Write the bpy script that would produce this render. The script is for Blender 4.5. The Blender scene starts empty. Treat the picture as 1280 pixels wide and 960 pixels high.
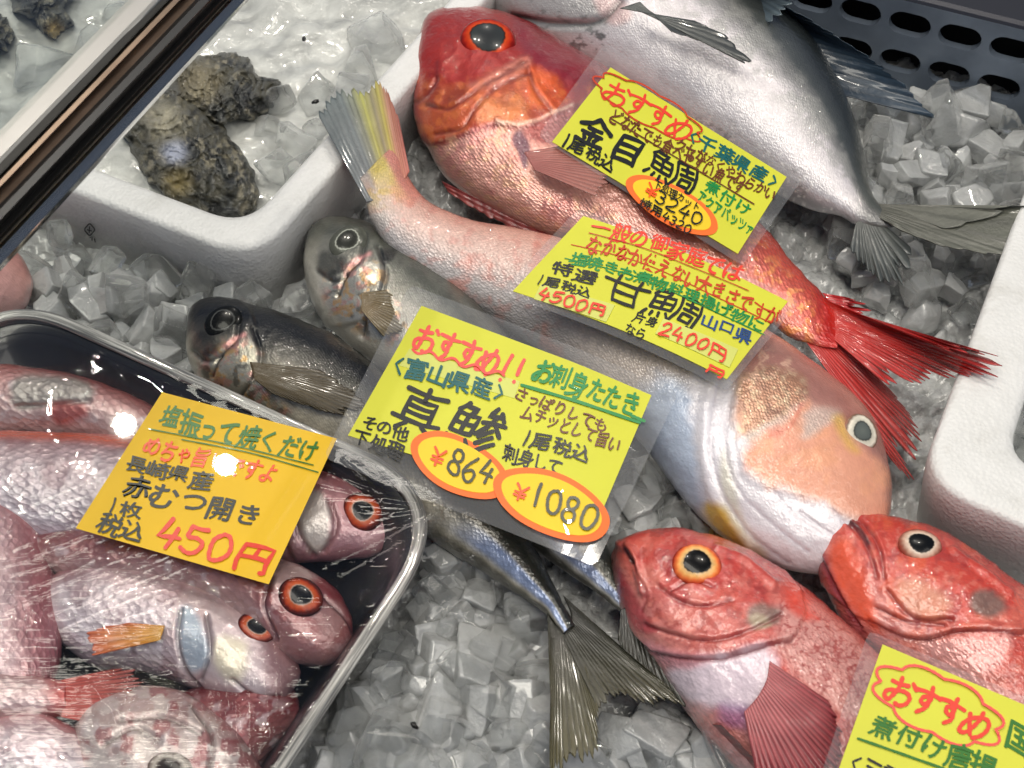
import bpy, bmesh, math, random
import numpy as np
from mathutils import Vector, Matrix

random.seed(7)
RNG = np.random.default_rng(7)
scene = bpy.context.scene
C = scene.collection

# ------------------------------------------------------------------ camera
PITCH = math.radians(52.0)
DIST = 0.80
FPX = 640.0 / math.tan(math.radians(21.0))          # focal length in photo pixels (1280 wide)
CAM = np.array([0.0, -DIST * math.cos(PITCH), DIST * math.sin(PITCH)])
FWD = np.array([0.0, math.cos(PITCH), -math.sin(PITCH)])
UPV = np.array([0.0, math.sin(PITCH), math.cos(PITCH)])
cam_d = bpy.data.cameras.new('camera')
cam_d.sensor_width = 36.0
cam_d.lens = 18.0 / math.tan(math.radians(21.0))
cam_d.clip_start = 0.02
cam_d.clip_end = 50.0
cam_o = bpy.data.objects.new('camera', cam_d)
cam_o.location = CAM
cam_o.rotation_euler = (math.pi / 2 - PITCH, 0, 0)
C.objects.link(cam_o)
scene.camera = cam_o
cam_d.dof.use_dof = True
cam_d.dof.focus_distance = 0.77
cam_d.dof.aperture_fstop = 22.0

# ------------------------------------------------------------------ world and lamps
world = bpy.data.worlds.new('World')
scene.world = world
world.use_nodes = True
bg = world.node_tree.nodes['Background']
bg.inputs[0].default_value = (0.52, 0.66, 1.0, 1)
bg.inputs[1].default_value = 0.19

def area(name, loc, target, size, power, col):
    d = bpy.data.lights.new(name, 'AREA')
    d.shape = 'RECTANGLE'; d.size = size[0]; d.size_y = size[1]
    d.energy = power; d.color = col
    o = bpy.data.objects.new(name, d)
    o.location = loc
    o.rotation_euler = (Vector(target) - Vector(loc)).to_track_quat('-Z', 'Y').to_euler()
    C.objects.link(o)
area('ceiling_panel', (-0.35, -0.27, 1.9), (0, 0.05, 0), (2.0, 0.45), 25.0, (1.0, 0.94, 0.83))
area('ceiling_panel', (0.9, -0.9, 1.9), (0, 0.05, 0), (1.8, 1.1), 17.0, (1.0, 0.95, 0.86))

def ray(px, py):
    return FWD + np.array([1.0, 0, 0]) * ((px - 640.0) / FPX) + UPV * ((480.0 - py) / FPX)
def at(px, py, z=0.0):
    """point of the place seen at a photo pixel, at height z (metres)"""
    d = ray(px, py)
    return CAM + d * ((z - CAM[2]) / d[2])
def at_arr(px, py, z):
    px = np.asarray(px, float); py = np.asarray(py, float)
    d = FWD[None] + np.outer((px - 640.0) / FPX, [1.0, 0, 0]) + np.outer((480.0 - py) / FPX, UPV)
    t = (np.asarray(z, float) - CAM[2]) / d[:, 2]
    return CAM[None] + d * t[:, None]
def proj(P):
    q = P - CAM
    w = q @ FWD
    return 640.0 + FPX * q[:, 0] / w, 480.0 - FPX * (q @ UPV) / w

# a row of small round ceiling lamps (their mirror images show in the film and the glossy cards)
for (lx, ly) in ((150, 517), (278, 570), (790, 785), (960, 858), (557, 47)):
    p = at(lx, ly, 0.082); d = p - CAM; d[2] = -d[2]
    q = p + d * ((2.55 - p[2]) / d[2])
    ld = bpy.data.lights.new('spot_lamp', 'POINT')
    ld.energy = 38.0; ld.shadow_soft_size = 0.028; ld.color = (1.0, 0.93, 0.82)
    lo = bpy.data.objects.new('spot_lamp', ld); lo.location = q; C.objects.link(lo)

scene.render.engine = 'CYCLES'
cy = scene.cycles
cy.use_denoising = True
cy.denoiser = 'OPENIMAGEDENOISE'
cy.denoising_input_passes = 'RGB_ALBEDO_NORMAL'
cy.max_bounces = 16
cy.use_adaptive_sampling = True
cy.adaptive_threshold = 0.04
cy.diffuse_bounces = 3
cy.glossy_bounces = 4
cy.transmission_bounces = 16
cy.transparent_max_bounces = 12
cy.caustics_reflective = False
cy.caustics_refractive = True
cy.sample_clamp_indirect = 3.0
cy.sample_clamp_direct = 0.0
vs = scene.view_settings
vs.view_transform = 'Standard'
vs.look = 'None'
vs.gamma = 1.0
vs.use_curve_mapping = False
vs.exposure = 0.0

# ------------------------------------------------------------------ small helpers
def lin(r, g, b):
    f = lambda c: (c / 255.0) / 12.92 if c / 255.0 <= 0.04045 else ((c / 255.0 + 0.055) / 1.055) ** 2.4
    return (f(r), f(g), f(b))

def tag(o, label=None, cat=None, group=None, kind=None):
    if label: o['label'] = label
    if cat: o['category'] = cat
    if group: o['group'] = group
    if kind: o['kind'] = kind
    return o

def mesh_obj(name, V, F, mat=None, parent=None, smooth=True, col=None, attrs=None):
    me = bpy.data.meshes.new(name)
    me.from_pydata([tuple(v) for v in V] if not isinstance(V, np.ndarray) else V.tolist(), [], F if isinstance(F, list) else F.tolist())
    if smooth:
        me.polygons.foreach_set('use_smooth', np.ones(len(me.polygons), bool))
    if col is not None:
        a = me.color_attributes.new('Col', 'FLOAT_COLOR', 'POINT')
        c4 = np.ones((len(V), 4), np.float32); c4[:, :3] = col
        a.data.foreach_set('color', c4.ravel())
    for k, arr in (attrs or {}).items():
        arr = np.asarray(arr, np.float32)
        if arr.ndim == 1:
            a = me.attributes.new(k, 'FLOAT', 'POINT'); a.data.foreach_set('value', arr)
        else:
            a = me.attributes.new(k, 'FLOAT_VECTOR', 'POINT'); a.data.foreach_set('vector', arr.ravel())
    me.update()
    o = bpy.data.objects.new(name, me)
    if mat: me.materials.append(mat)
    C.objects.link(o)
    if parent is not None: o.parent = parent
    return o

def empty(name, loc=(0, 0, 0)):
    o = bpy.data.objects.new(name, None)
    o.empty_display_size = 0.02
    C.objects.link(o)
    return o

def grid_faces(n, m, wrap=False):
    """n rows by m columns"""
    i = np.arange(n - 1)[:, None]; j = np.arange(m if wrap else m - 1)[None]
    j2 = (j + 1) % m
    a = i * m + j; b = i * m + j2; c = (i + 1) * m + j2; d = (i + 1) * m + j
    return np.stack([np.broadcast_to(x, (n - 1, j.shape[1])).ravel() for x in (a, b, c, d)], 1)

def crom(pts, n):
    """smooth curve through rows of pts (any width), n samples"""
    pts = np.asarray(pts, float)
    k = len(pts)
    d = np.maximum(np.linalg.norm(np.diff(pts[:, :2], axis=0), axis=1), 1e-6)
    if pts.shape[1] >= 4:
        d = np.maximum(0.5 * (d + np.linalg.norm(np.diff(pts[:, 2:4], axis=0), axis=1)), 1e-6)
    s = np.concatenate([[0], np.cumsum(d)])
    # monotone cubic (pchip) in every column
    t = np.linspace(0, s[-1], n)
    out = np.empty((n, pts.shape[1]))
    for c in range(pts.shape[1]):
        y = pts[:, c]; h = np.diff(s); dl = np.diff(y) / h
        m = np.empty(k); m[0] = dl[0]; m[-1] = dl[-1]
        m[1:-1] = (dl[:-1] * h[1:] + dl[1:] * h[:-1]) / (h[1:] + h[:-1])
        i = np.clip(np.searchsorted(s, t, 'right') - 1, 0, k - 2)
        x = (t - s[i]) / h[i]
        out[:, c] = ((2*x**3 - 3*x**2 + 1) * y[i] + (x**3 - 2*x**2 + x) * h[i] * m[i]
                     + (-2*x**3 + 3*x**2) * y[i+1] + (x**3 - x**2) * h[i] * m[i+1])
    return out

def vnoise(x, y, seed=0):
    xi = np.floor(x).astype(np.int64); yi = np.floor(y).astype(np.int64)
    fx = x - xi; fy = y - yi
    fx = fx*fx*(3-2*fx); fy = fy*fy*(3-2*fy)
    def hsh(a, b):
        h = (a * 374761393 + b * 668265263 + seed * 1442695041) & 0xffffffff
        h = ((h ^ (h >> 13)) * 1274126177) & 0xffffffff
        return ((h ^ (h >> 16)) & 0xffff) / 65535.0
    return ((hsh(xi, yi)*(1-fx) + hsh(xi+1, yi)*fx)*(1-fy) + (hsh(xi, yi+1)*(1-fx) + hsh(xi+1, yi+1)*fx)*fy)
def fbm(x, y, seed=0, octv=4):
    o = 0; a = 0.5; t = 0
    for k in range(octv):
        o = o + a * vnoise(x * 2**k, y * 2**k, seed + k * 17); t += a; a *= 0.5
    return o / t

def pdist(px, py, pts, closed=False):
    pts = np.asarray(pts, float)
    if closed: pts = np.vstack([pts, pts[:1]])
    best = np.full(px.shape, 1e9)
    for (ax, ay), (bx, by) in zip(pts[:-1], pts[1:]):
        dx, dy = bx - ax, by - ay
        t = np.clip(((px-ax)*dx + (py-ay)*dy) / max(dx*dx + dy*dy, 1e-9), 0, 1)
        best = np.minimum(best, np.hypot(px - ax - t*dx, py - ay - t*dy))
    return best
def inside(px, py, pts):
    r = np.zeros(px.shape, bool)
    n = len(pts)
    for i in range(n):
        ax, ay = pts[i]; bx, by = pts[(i+1) % n]
        if ay == by: continue
        c = ((ay > py) != (by > py)) & (px < (bx-ax)*(py-ay)/(by-ay) + ax)
        r ^= c
    return r
def smooth_poly(pts):
    p = np.asarray(pts, float); n = len(p); out = []
    for i in range(n):
        a, b, c, d = p[i-1], p[i], p[(i+1) % n], p[(i+2) % n]
        for t in (0.0, 1/3, 2/3):
            out.append(0.5*(2*b + (c-a)*t + (2*a-5*b+4*c-d)*t*t + (3*b-a-3*c+d)*t**3))
    return np.array(out)
def sdist(px, py, pts, pad=40.0):
    pts = smooth_poly(pts)
    lo, hi = pts.min(0) - pad, pts.max(0) + pad
    m = (px > lo[0]) & (px < hi[0]) & (py > lo[1]) & (py < hi[1])
    out = np.full(px.shape, -pad)
    qx, qy = px[m], py[m]
    d = pdist(qx, qy, pts, True)
    out[m] = np.where(inside(qx, qy, pts), d, -d)
    return out
def sstep(a, b, x):
    t = np.clip((x - a) / (b - a), 0, 1)
    return t*t*(3-2*t)

# ------------------------------------------------------------------ materials
def new_mat(name):
    m = bpy.data.materials.new(name); m.use_nodes = True
    nt = m.node_tree
    return m, nt, nt.nodes['Principled BSDF'], nt.nodes['Material Output']
def node(nt, typ, **kw):
    n = nt.nodes.new(typ)
    for k, v in kw.items():
        if k.startswith('i_'):
            n.inputs[int(k[2:])].default_value = v
        else:
            setattr(n, k, v)
    return n
def ramp(nt, fac, stops):
    r = nt.nodes.new('ShaderNodeValToRGB')
    e = r.color_ramp.elements
    e[0].position, e[0].color = stops[0][0], tuple(stops[0][1]) + (1,)
    e[1].position, e[1].color = stops[-1][0], tuple(stops[-1][1]) + (1,)
    for p, c in stops[1:-1]:
        x = e.new(p); x.color = tuple(c) + (1,)
    nt.links.new(fac, r.inputs[0])
    return r
def math_n(nt, op, a, b=None, clamp=False):
    n = nt.nodes.new('ShaderNodeMath'); n.operation = op; n.use_clamp = clamp
    for i, v in enumerate((a, b)):
        if v is None: continue
        if isinstance(v, (int, float)): n.inputs[i].default_value = v
        else: nt.links.new(v, n.inputs[i])
    return n.outputs[0]
def noise_n(nt, scale, detail=4, rough=0.55, vec=None, dist=0.0):
    n = nt.nodes.new('ShaderNodeTexNoise')
    n.inputs['Scale'].default_value = scale; n.inputs['Detail'].default_value = detail
    n.inputs['Roughness'].default_value = rough; n.inputs['Distortion'].default_value = dist
    if vec is not None: nt.links.new(vec, n.inputs['Vector'])
    return n.outputs['Fac']
def obj_co(nt):
    return nt.nodes.new('ShaderNodeTexCoord').outputs['Object']
def bump_n(nt, h, strength, dist, normal=None):
    b = nt.nodes.new('ShaderNodeBump'); b.inputs['Strength'].default_value = strength; b.inputs['Distance'].default_value = dist
    nt.links.new(h, b.inputs['Height'])
    if normal is not None: nt.links.new(normal, b.inputs['Normal'])
    return b.outputs[0]
def simple(name, col, rough=0.5, metal=0.0, coat=0.0, coat_r=0.05, nscale=0, namp=0.15, bump=0.0, spec=0.5):
    m, nt, b, out = new_mat(name)
    b.inputs['Base Color'].default_value = tuple(col) + (1,)
    b.inputs['Roughness'].default_value = rough
    b.inputs['Metallic'].default_value = metal
    b.inputs['Coat Weight'].default_value = coat
    b.inputs['Coat Roughness'].default_value = coat_r
    b.inputs['Specular IOR Level'].default_value = spec
    if nscale:
        f = noise_n(nt, nscale, 5, 0.6, obj_co(nt))
        r = ramp(nt, f, [(0.25, [c * (1 - namp) for c in col]), (0.75, [min(1, c * (1 + namp)) for c in col])])
        nt.links.new(r.outputs[0], b.inputs['Base Color'])
        if bump: nt.links.new(bump_n(nt, f, bump, 0.002), b.inputs['Normal'])
    return m
def clear_film(name, rough=0.04, base=0.02, gain=1.0, tint=(1, 1, 1), bump=None, milk=0.0):
    m, nt, b, out = new_mat(name)
    nt.nodes.remove(b)
    tr = node(nt, 'ShaderNodeBsdfTransparent'); tr.inputs[0].default_value = tuple(tint) + (1,)
    gl = node(nt, 'ShaderNodeBsdfGlossy'); gl.inputs['Roughness'].default_value = rough
    lw = node(nt, 'ShaderNodeLayerWeight'); lw.inputs[0].default_value = 0.5
    sch = math_n(nt, 'ADD', math_n(nt, 'MULTIPLY', math_n(nt, 'POWER', lw.outputs['Facing'], 5.0), 0.95), 0.042)
    mx = node(nt, 'ShaderNodeMixShader')
    fac = math_n(nt, 'ADD', math_n(nt, 'MULTIPLY', sch, gain), base, True)
    if bump: 
        nv = bump(nt)
        nt.links.new(nv, gl.inputs['Normal']); nt.links.new(nv, lw.inputs['Normal'])
    nt.links.new(fac, mx.inputs[0]); nt.links.new(tr.outputs[0], mx.inputs[1]); nt.links.new(gl.outputs[0], mx.inputs[2])
    s = mx.outputs[0]
    if milk:
        df = node(nt, 'ShaderNodeBsdfDiffuse'); df.inputs[0].default_value = (0.85, 0.85, 0.84, 1)
        m2 = node(nt, 'ShaderNodeMixShader'); m2.inputs[0].default_value = milk
        nt.links.new(s, m2.inputs[1]); nt.links.new(df.outputs[0], m2.inputs[2]); s = m2.outputs[0]
    nt.links.new(s, out.inputs['Surface'])
    return m
# ================================================================== the setting: case floor, ice, foam boxes, rail, panel
M = {}
def clear_ice():
    """half-melted ice: refracting, partly see-through so that light reaches what lies below, a little cloudy at grazing angles"""
    m, nt, b, out = new_mat('clear_ice')
    b.inputs['Base Color'].default_value = (0.98, 0.99, 0.99, 1)
    b.inputs['Transmission Weight'].default_value = 1.0
    b.inputs['IOR'].default_value = 1.29
    b.inputs['Roughness'].default_value = 0.03
    d = node(nt, 'ShaderNodeBsdfPrincipled'); d.inputs['Base Color'].default_value = (0.90, 0.91, 0.89, 1); d.inputs['Roughness'].default_value = 0.1
    d.inputs['Coat Weight'].default_value = 1.0; d.inputs['Coat Roughness'].default_value = 0.03
    tr = node(nt, 'ShaderNodeBsdfTransparent'); tr.inputs[0].default_value = (0.97, 0.98, 0.98, 1)
    lw = node(nt, 'ShaderNodeLayerWeight'); lw.inputs[0].default_value = 0.5
    m1 = node(nt, 'ShaderNodeMixShader'); m1.inputs[0].default_value = 0.70
    nt.links.new(tr.outputs[0], m1.inputs[1]); nt.links.new(b.outputs[0], m1.inputs[2])
    m2 = node(nt, 'ShaderNodeMixShader')
    nt.links.new(math_n(nt, 'ADD', math_n(nt, 'MULTIPLY', math_n(nt, 'POWER', lw.outputs['Facing'], 2.5), 0.5), 0.05, True), m2.inputs[0])
    nt.links.new(m1.outputs[0], m2.inputs[1]); nt.links.new(d.outputs[0], m2.inputs[2])
    nt.links.new(m2.outputs[0], out.inputs['Surface'])
    return m
def wet_ice(name, dcol, scale=1.0, rough=0.15, contrast=0.5):
    m, nt, b, out = new_mat(name)
    co = node(nt, 'ShaderNodeNewGeometry').outputs['Position']
    n1 = noise_n(nt, 80 * scale, 3, 0.6, co, 0.5)
    r = ramp(nt, n1, [(0.3, [c * (1 - contrast) for c in dcol]), (0.72, [min(1, c * (1 + contrast)) for c in dcol])])
    nt.links.new(r.outputs[0], b.inputs['Base Color'])
    b.inputs['Roughness'].default_value = rough
    b.inputs['IOR'].default_value = 1.33
    b.inputs['Coat Weight'].default_value = 1.0; b.inputs['Coat Roughness'].default_value = 0.04
    n2 = noise_n(nt, 380 * scale, 2, 0.6, co)
    nt.links.new(bump_n(nt, math_n(nt, 'ADD', n1, math_n(nt, 'MULTIPLY', n2, .4)), 0.5, 0.003), b.inputs['Normal'])
    return m
M['ice'] = clear_ice()
M['ice_frost'] = wet_ice('frosted_ice', (0.64, 0.655, 0.65), 0.8, 0.10, 0.16)
_fb = M['ice_frost'].node_tree.nodes['Principled BSDF']; _fb.inputs['Transmission Weight'].default_value = 0.5; _fb.inputs['IOR'].default_value = 1.30
M['ice_bed'] = wet_ice('crushed_ice', (0.46, 0.47, 0.465), scale=1.6, contrast=.3)
M['ice_white'] = wet_ice('milky_ice', (0.52, 0.53, 0.50), 0.5, 0.2, 0.32)
M['floor'] = simple('case_floor', (0.33, 0.34, 0.34), 0.4, nscale=8)

def foam_mat():
    m, nt, b, out = new_mat('white_foam')
    co = obj_co(nt)
    v = node(nt, 'ShaderNodeTexVoronoi'); v.inputs['Scale'].default_value = 420
    nt.links.new(co, v.inputs['Vector'])
    n = noise_n(nt, 22, 6, 0.68, co, .5)
    r = ramp(nt, n, [(0.28, (0.56, 0.555, 0.53)), (0.45, (0.67, 0.67, 0.655)), (0.7, (0.73, 0.73, 0.72))])
    nt.links.new(r.outputs[0], b.inputs['Base Color'])
    b.inputs['Roughness'].default_value = 0.42
    b.inputs['Subsurface Weight'].default_value = 0.0
    h = math_n(nt, 'ADD', v.outputs['Distance'], math_n(nt, 'MULTIPLY', n, 1.2))
    nt.links.new(bump_n(nt, h, 0.32, 0.0011), b.inputs['Normal'])
    return m
M['foam'] = foam_mat()

# floor of the case
z0 = -0.05
V = [(-1.2, -0.9, z0), (1.2, -0.9, z0), (1.2, 1.4, z0), (-1.2, 1.4, z0)]
tag(mesh_obj('case_floor', V, [[0, 1, 2, 3]], M['floor'], smooth=False), kind='structure')

# ---- ice pieces
def chunk(seed):
    """an irregular ice cube: box with random plane cuts and softened edges"""
    r = np.random.default_rng(seed)
    bm = bmesh.new()
    bmesh.ops.create_cube(bm, size=2.0)
    for _ in range(5):
        n = Vector(r.normal(size=3)).normalized()
        g = bmesh.ops.bisect_plane(bm, geom=bm.verts[:] + bm.edges[:] + bm.faces[:], plane_co=n * r.uniform(0.72, 1.1), plane_no=n, clear_outer=True)
        ed = [e for e in g['geom_cut'] if isinstance(e, bmesh.types.BMEdge)]
        if ed: bmesh.ops.contextual_create(bm, geom=ed)
    if seed < 100:
        bmesh.ops.bevel(bm, geom=bm.edges[:], offset=0.36, segments=4, affect='EDGES', profile=0.6, clamp_overlap=True)
    else:
        bmesh.ops.bevel(bm, geom=bm.edges[:], offset=0.28, segments=2, affect='EDGES', clamp_overlap=True)
    for _ in range(5 if seed < 100 else 2): bmesh.ops.smooth_vert(bm, verts=bm.verts[:], factor=0.5, use_axis_x=True, use_axis_y=True, use_axis_z=True)
    bmesh.ops.triangulate(bm, faces=bm.faces[:])
    bm.verts.index_update()
    X = np.array([v.co[:] for v in bm.verts])
    F = np.array([[v.index for v in f.verts] for f in bm.faces])
    bm.free()
    X *= r.uniform(0.75, 1.2, 3)
    X += 0.06 * np.sin(X[:, [1, 2, 0]] * r.uniform(1, 3, 3) + r.uniform(0, 6, 3)) + 0.02 * np.sin(X[:, [2, 0, 1]] * r.uniform(5, 9, 3) + r.uniform(0, 6, 3))
    return X, F
CH_HI = [chunk(s) for s in range(10)]
CH_LO = [chunk(s) for s in range(100, 112)]
def rot(r):
    q = r.normal(size=4); q /= np.linalg.norm(q); w, x, y, z = q
    return np.array([[1-2*(y*y+z*z), 2*(x*y-z*w), 2*(x*z+y*w)], [2*(x*y+z*w), 1-2*(x*x+z*z), 2*(y*z-x*w)], [2*(x*z-y*w), 2*(y*z+x*w), 1-2*(x*x+y*y)]])
def pile(name, places, mat, parent=None):
    Vs, Fs, k = [], [], 0
    r = np.random.default_rng(11)
    for i, (x, y, z, s) in enumerate(places):
        X, F = CH_LO[i % len(CH_LO)]
        Y = (X * s) @ rot(r).T + (x, y, z)
        Vs.append(Y); Fs.append(F + k); k += len(X)
    return mesh_obj(name, np.vstack(Vs), np.vstack(Fs), mat, parent, smooth=True)

# outlines in photo pixels of what keeps ice away
LBOX = [at(x, y, 0.055) for x, y in ((-760, -85), (321, 331), (850, -274))]
RBOX = [at(x, y, 0.06) for x, y in ((1330, 92), (1141, 602), (1560, 784))]
TRAYQ = [at(x, y, 0.05) for x, y in ((-10, 362), (572, 624), (215, 1165), (-365, 900))]
def quad4(b):
    return [b[0], b[1], b[2], b[0] + b[2] - b[1]]
EXCL = [[(p[0], p[1]) for p in quad4(LBOX)], [(p[0], p[1]) for p in quad4(RBOX)], [(p[0], p[1]) for p in TRAYQ]]
def blocked(x, y):
    a = np.array([x]); b = np.array([y])
    return any(inside(a, b, q)[0] for q in EXCL)

# ice level: gently uneven, piled up towards the back right
def level(x, y):
    e = at(1150, 190, 0)
    return 0.004 + 0.016 * math.exp(-((x - e[0]) ** 2 + (y - e[1]) ** 2) / 0.10 ** 2)
def worley(x, y, cell, seed):
    """nearest and second nearest of jittered seeds: distances, offset to the nearest, three random numbers of it"""
    gx_ = np.floor(x / cell).astype(np.int64); gy_ = np.floor(y / cell).astype(np.int64)
    f1 = np.full(x.shape, 1e9); f2 = f1.copy(); ox = f1 * 0; oy = f1 * 0; ra = f1 * 0; rb = f1 * 0; rc = f1 * 0
    def h(a, b, k):
        q = (a * 374761393 + b * 668265263 + (seed * 31 + k) * 144269504) & 0xffffffff
        q = ((q ^ (q >> 13)) * 1274126177) & 0xffffffff
        return ((q ^ (q >> 16)) & 0xffff) / 65535.0
    for i in (-1, 0, 1):
        for j in (-1, 0, 1):
            a, b = gx_ + i, gy_ + j
            dx = x - (a + h(a, b, 1)) * cell; dy = y - (b + h(a, b, 2)) * cell
            d = np.hypot(dx, dy); n = d < f1
            f2 = np.where(n, f1, np.minimum(f2, d)); f1 = np.where(n, d, f1)
            ox = np.where(n, dx, ox); oy = np.where(n, dy, oy)
            ra = np.where(n, h(a, b, 3), ra); rb = np.where(n, h(a, b, 4), rb); rc = np.where(n, h(a, b, 5), rc)
    return f1, f2, ox, oy, ra, rb, rc
def rubble(x, y, cell, seed):
    f1, f2, ox, oy, ra, rb, rc = worley(x + 0.004 * fbm(x * 90, y * 90, 4, 2), y + 0.004 * fbm(x * 90, y * 90, 9, 2), cell, seed)
    e = sstep(0, 0.3, (f2 - f1) / cell)
    return cell * (0.5 * ra + 0.8 * ((rb - .5) * ox + (rc - .5) * oy) / cell) * 1.0 - (1 - e) * cell * 0.55
nbx, nby = 520, 470
gx, gy = np.meshgrid(np.linspace(-0.55, 0.6, nbx), np.linspace(-0.30, 0.62, nby))
e_ = at(1150, 190, 0)
gz = -0.012 + 0.016 * np.exp(-((gx - e_[0]) ** 2 + (gy - e_[1]) ** 2) / 0.01) + np.maximum(rubble(gx, gy, 0.016, 3), rubble(gx, gy, 0.011, 8) + 0.0005) + 0.0015*(fbm(gx*260, gy*260, 12, 2) - .5)
nb = (nby, nbx)
tag(mesh_obj('ice_bed', np.stack([gx.ravel(), gy.ravel(), gz.ravel()], 1), grid_faces(*nb), M['ice_bed'], smooth=True),
    'bed of crushed wet ice under the fish and boxes', 'ice', kind='stuff')

OPEN = [  # open ice seen in the photo: outline, words for the label, size
    ([(395, 960), (560, 690), (600, 700), (690, 780), (690, 960)], 'clear ice cube lying loose between the wrapped tray and the horse mackerel tails', 'ice cubes between tray and mackerel tails'),
    ([(720, 960), (850, 870), (925, 960)], 'clear ice cube between the mackerel tails and the left rockfish', 'ice cubes beside the rockfish'),
    ([(740, 700), (800, 590), (850, 600), (960, 700), (780, 690)], 'clear ice cube between the horse mackerel sign and the tilefish belly', 'ice cubes below the tilefish'),
    ([(1040, 310), (1085, 120), (1280, 160), (1280, 260), (1240, 330), (1140, 400)], 'clear ice chunk heaped beside the silver fish tail', 'ice chunks heaped at the back right'),
    ([(60, 330), (100, 260), (390, 370), (240, 470), (60, 400)], 'clear ice cube in front of the oyster box', 'ice cubes in front of the oyster box'),
]
places = []
for i in range(4200):
    x, y = RNG.uniform(-0.62, 0.68), RNG.uniform(-0.36, 0.62)
    if blocked(x, y): continue
    places.append((x, y, level(x, y) - 0.006 + RNG.uniform(-0.008, 0.004), RNG.uniform(0.005, 0.0115)))
    if len(places) > 260: break
tag(pile('crushed_ice', places, M['ice']), 'loose small ice pieces covering the whole bed', 'ice', kind='stuff')

ICE_ME = {'ice': [], 'ice_frost': []}
for mk_ in ICE_ME:
    for k, (X, F) in enumerate(CH_HI):
        o = mesh_obj('ice_cube', X, F, M[mk_], smooth=True)
        ICE_ME[mk_].append(o.data); bpy.data.objects.remove(o)
def ice_cube(p, s, label, group, r=random, kind='ice'):
    o = bpy.data.objects.new('ice_cube', r.choice(ICE_ME[kind]))
    o.location = p; o.scale = [s * r.uniform(.8, 1.2) for _ in range(3)]
    o.rotation_euler = [r.uniform(0, 6.28) for _ in range(3)]
    C.objects.link(o)
    tag(o, label, 'ice cube', group)
for poly, lab, grp in OPEN:
    xs = [p[0] for p in poly]; ys = [p[1] for p in poly]
    pts = []; clear_pts = []
    k = 0
    target = {0: 130, 1: 32, 2: 32, 3: 66, 4: 40}[[q[1] for q in OPEN].index(lab)]
    while len(pts) < target and k < 5000:
        k += 1
        px, py = random.uniform(min(xs), max(xs)), random.uniform(min(ys), max(ys))
        if not inside(np.array([px]), np.array([py]), poly)[0]: continue
        if any((px - a) ** 2 + (py - b) ** 2 < 18 ** 2 for a, b in pts): continue
        p = at(px, py, 0.01)
        if blocked(p[0], p[1]): continue
        pts.append((px, py))
        s = random.uniform(0.0065, 0.0132)
        near = [q for q in clear_pts if (px - q[0]) ** 2 + (py - q[1]) ** 2 < 46 ** 2]
        if near:
            ice_cube((p[0], p[1], level(p[0], p[1]) + random.uniform(-0.004, 0.006)), s * .95, lab.replace('clear', 'frosted'), grp, kind='ice_frost')
        else:
            clear_pts.append((px, py))
            ice_cube((p[0], p[1], level(p[0], p[1]) + random.uniform(0.006, 0.012)), s * 1.1, lab, grp)

# ---- foam boxes
def rquad(Q, rad, seg=10):
    """rounded outline of quad Q (3D points at one height, in order) with straight runs sampled"""
    Q = [np.array(q, float) for q in Q]; out = []
    n = len(Q)
    for i in range(n):
        a, b, c = Q[i - 1], Q[i], Q[(i + 1) % n]
        u = (a - b) / np.linalg.norm(a - b); v = (c - b) / np.linalg.norm(c - b)
        for t in np.linspace(0, 1, seg):
            p = (1 - t) ** 2 * (b + u * rad) + 2 * t * (1 - t) * b + t * t * (b + v * rad)
            out.append(p)
    return np.array(out)
def inset(Q, w):
    Q = [np.array(q, float) for q in Q]; n = len(Q); out = []
    cen = sum(Q) / n
    L = []
    for i in range(n):
        a, b = Q[i], Q[(i + 1) % n]
        d = (b - a) / np.linalg.norm(b - a); nn = np.array([-d[1], d[0], 0])
        if (cen - a) @ nn < 0: nn = -nn
        L.append((a + nn * w, d))
    for i in range(n):
        p, d = L[i - 1]; q, e = L[i]
        A = np.array([[d[0], -e[0]], [d[1], -e[1]]]); t = np.linalg.solve(A, (q - p)[:2])
        out.append(p + d * t[0])
    return out
def foam_box(Q, zr, zb, w, rad, irad, name='foam_box', depth=0.09):
    loops = []
    def lp(q, r, z): 
        l = rquad(q, r); l = l.copy(); l[:, 2] = z; return l
    loops.append(lp(inset(Q, 0.012), rad, zb))
    loops.append(lp(inset(Q, 0.003), rad, zr - 0.016))
    loops.append(lp(inset(Q, 0.0025), rad, zr - 0.0035))
    loops.append(lp(inset(Q, 0.0035), rad, zr - 0.001))
    loops.append(lp(inset(Q, 0.006), rad, zr))
    for k in (0.25, 0.5, 0.75): loops.append(lp(inset(Q, 0.006 + (w - 0.012) * k), rad + (irad - rad) * k, zr))
    loops.append(lp(inset(Q, w - 0.005), irad, zr))
    loops.append(lp(inset(Q, w - 0.0015), irad, zr - 0.0012))
    loops.append(lp(inset(Q, w), irad, zr - 0.005))
    loops.append(lp(inset(Q, w + 0.006), irad, zr - depth))
    n = len(loops[0]); V = np.vstack(loops)
    F = grid_faces(len(loops), n, True).tolist()
    F.append(list(range(n))[::-1]); F.append(list(range(len(V) - n, len(V))))
    return mesh_obj(name, V, F, M['foam'])
lq = quad4(LBOX)
lbox = tag(foam_box(lq, 0.055, -0.03, 0.026, 0.034, 0.026), 'white polystyrene foam box holding oysters in ice, upper left', 'foam box')
rq = quad4(RBOX)
rbox = tag(foam_box(rq, 0.06, -0.03, 0.040, 0.03, 0.022), 'white polystyrene foam box at the right edge beside the tilefish head', 'foam box')

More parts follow.
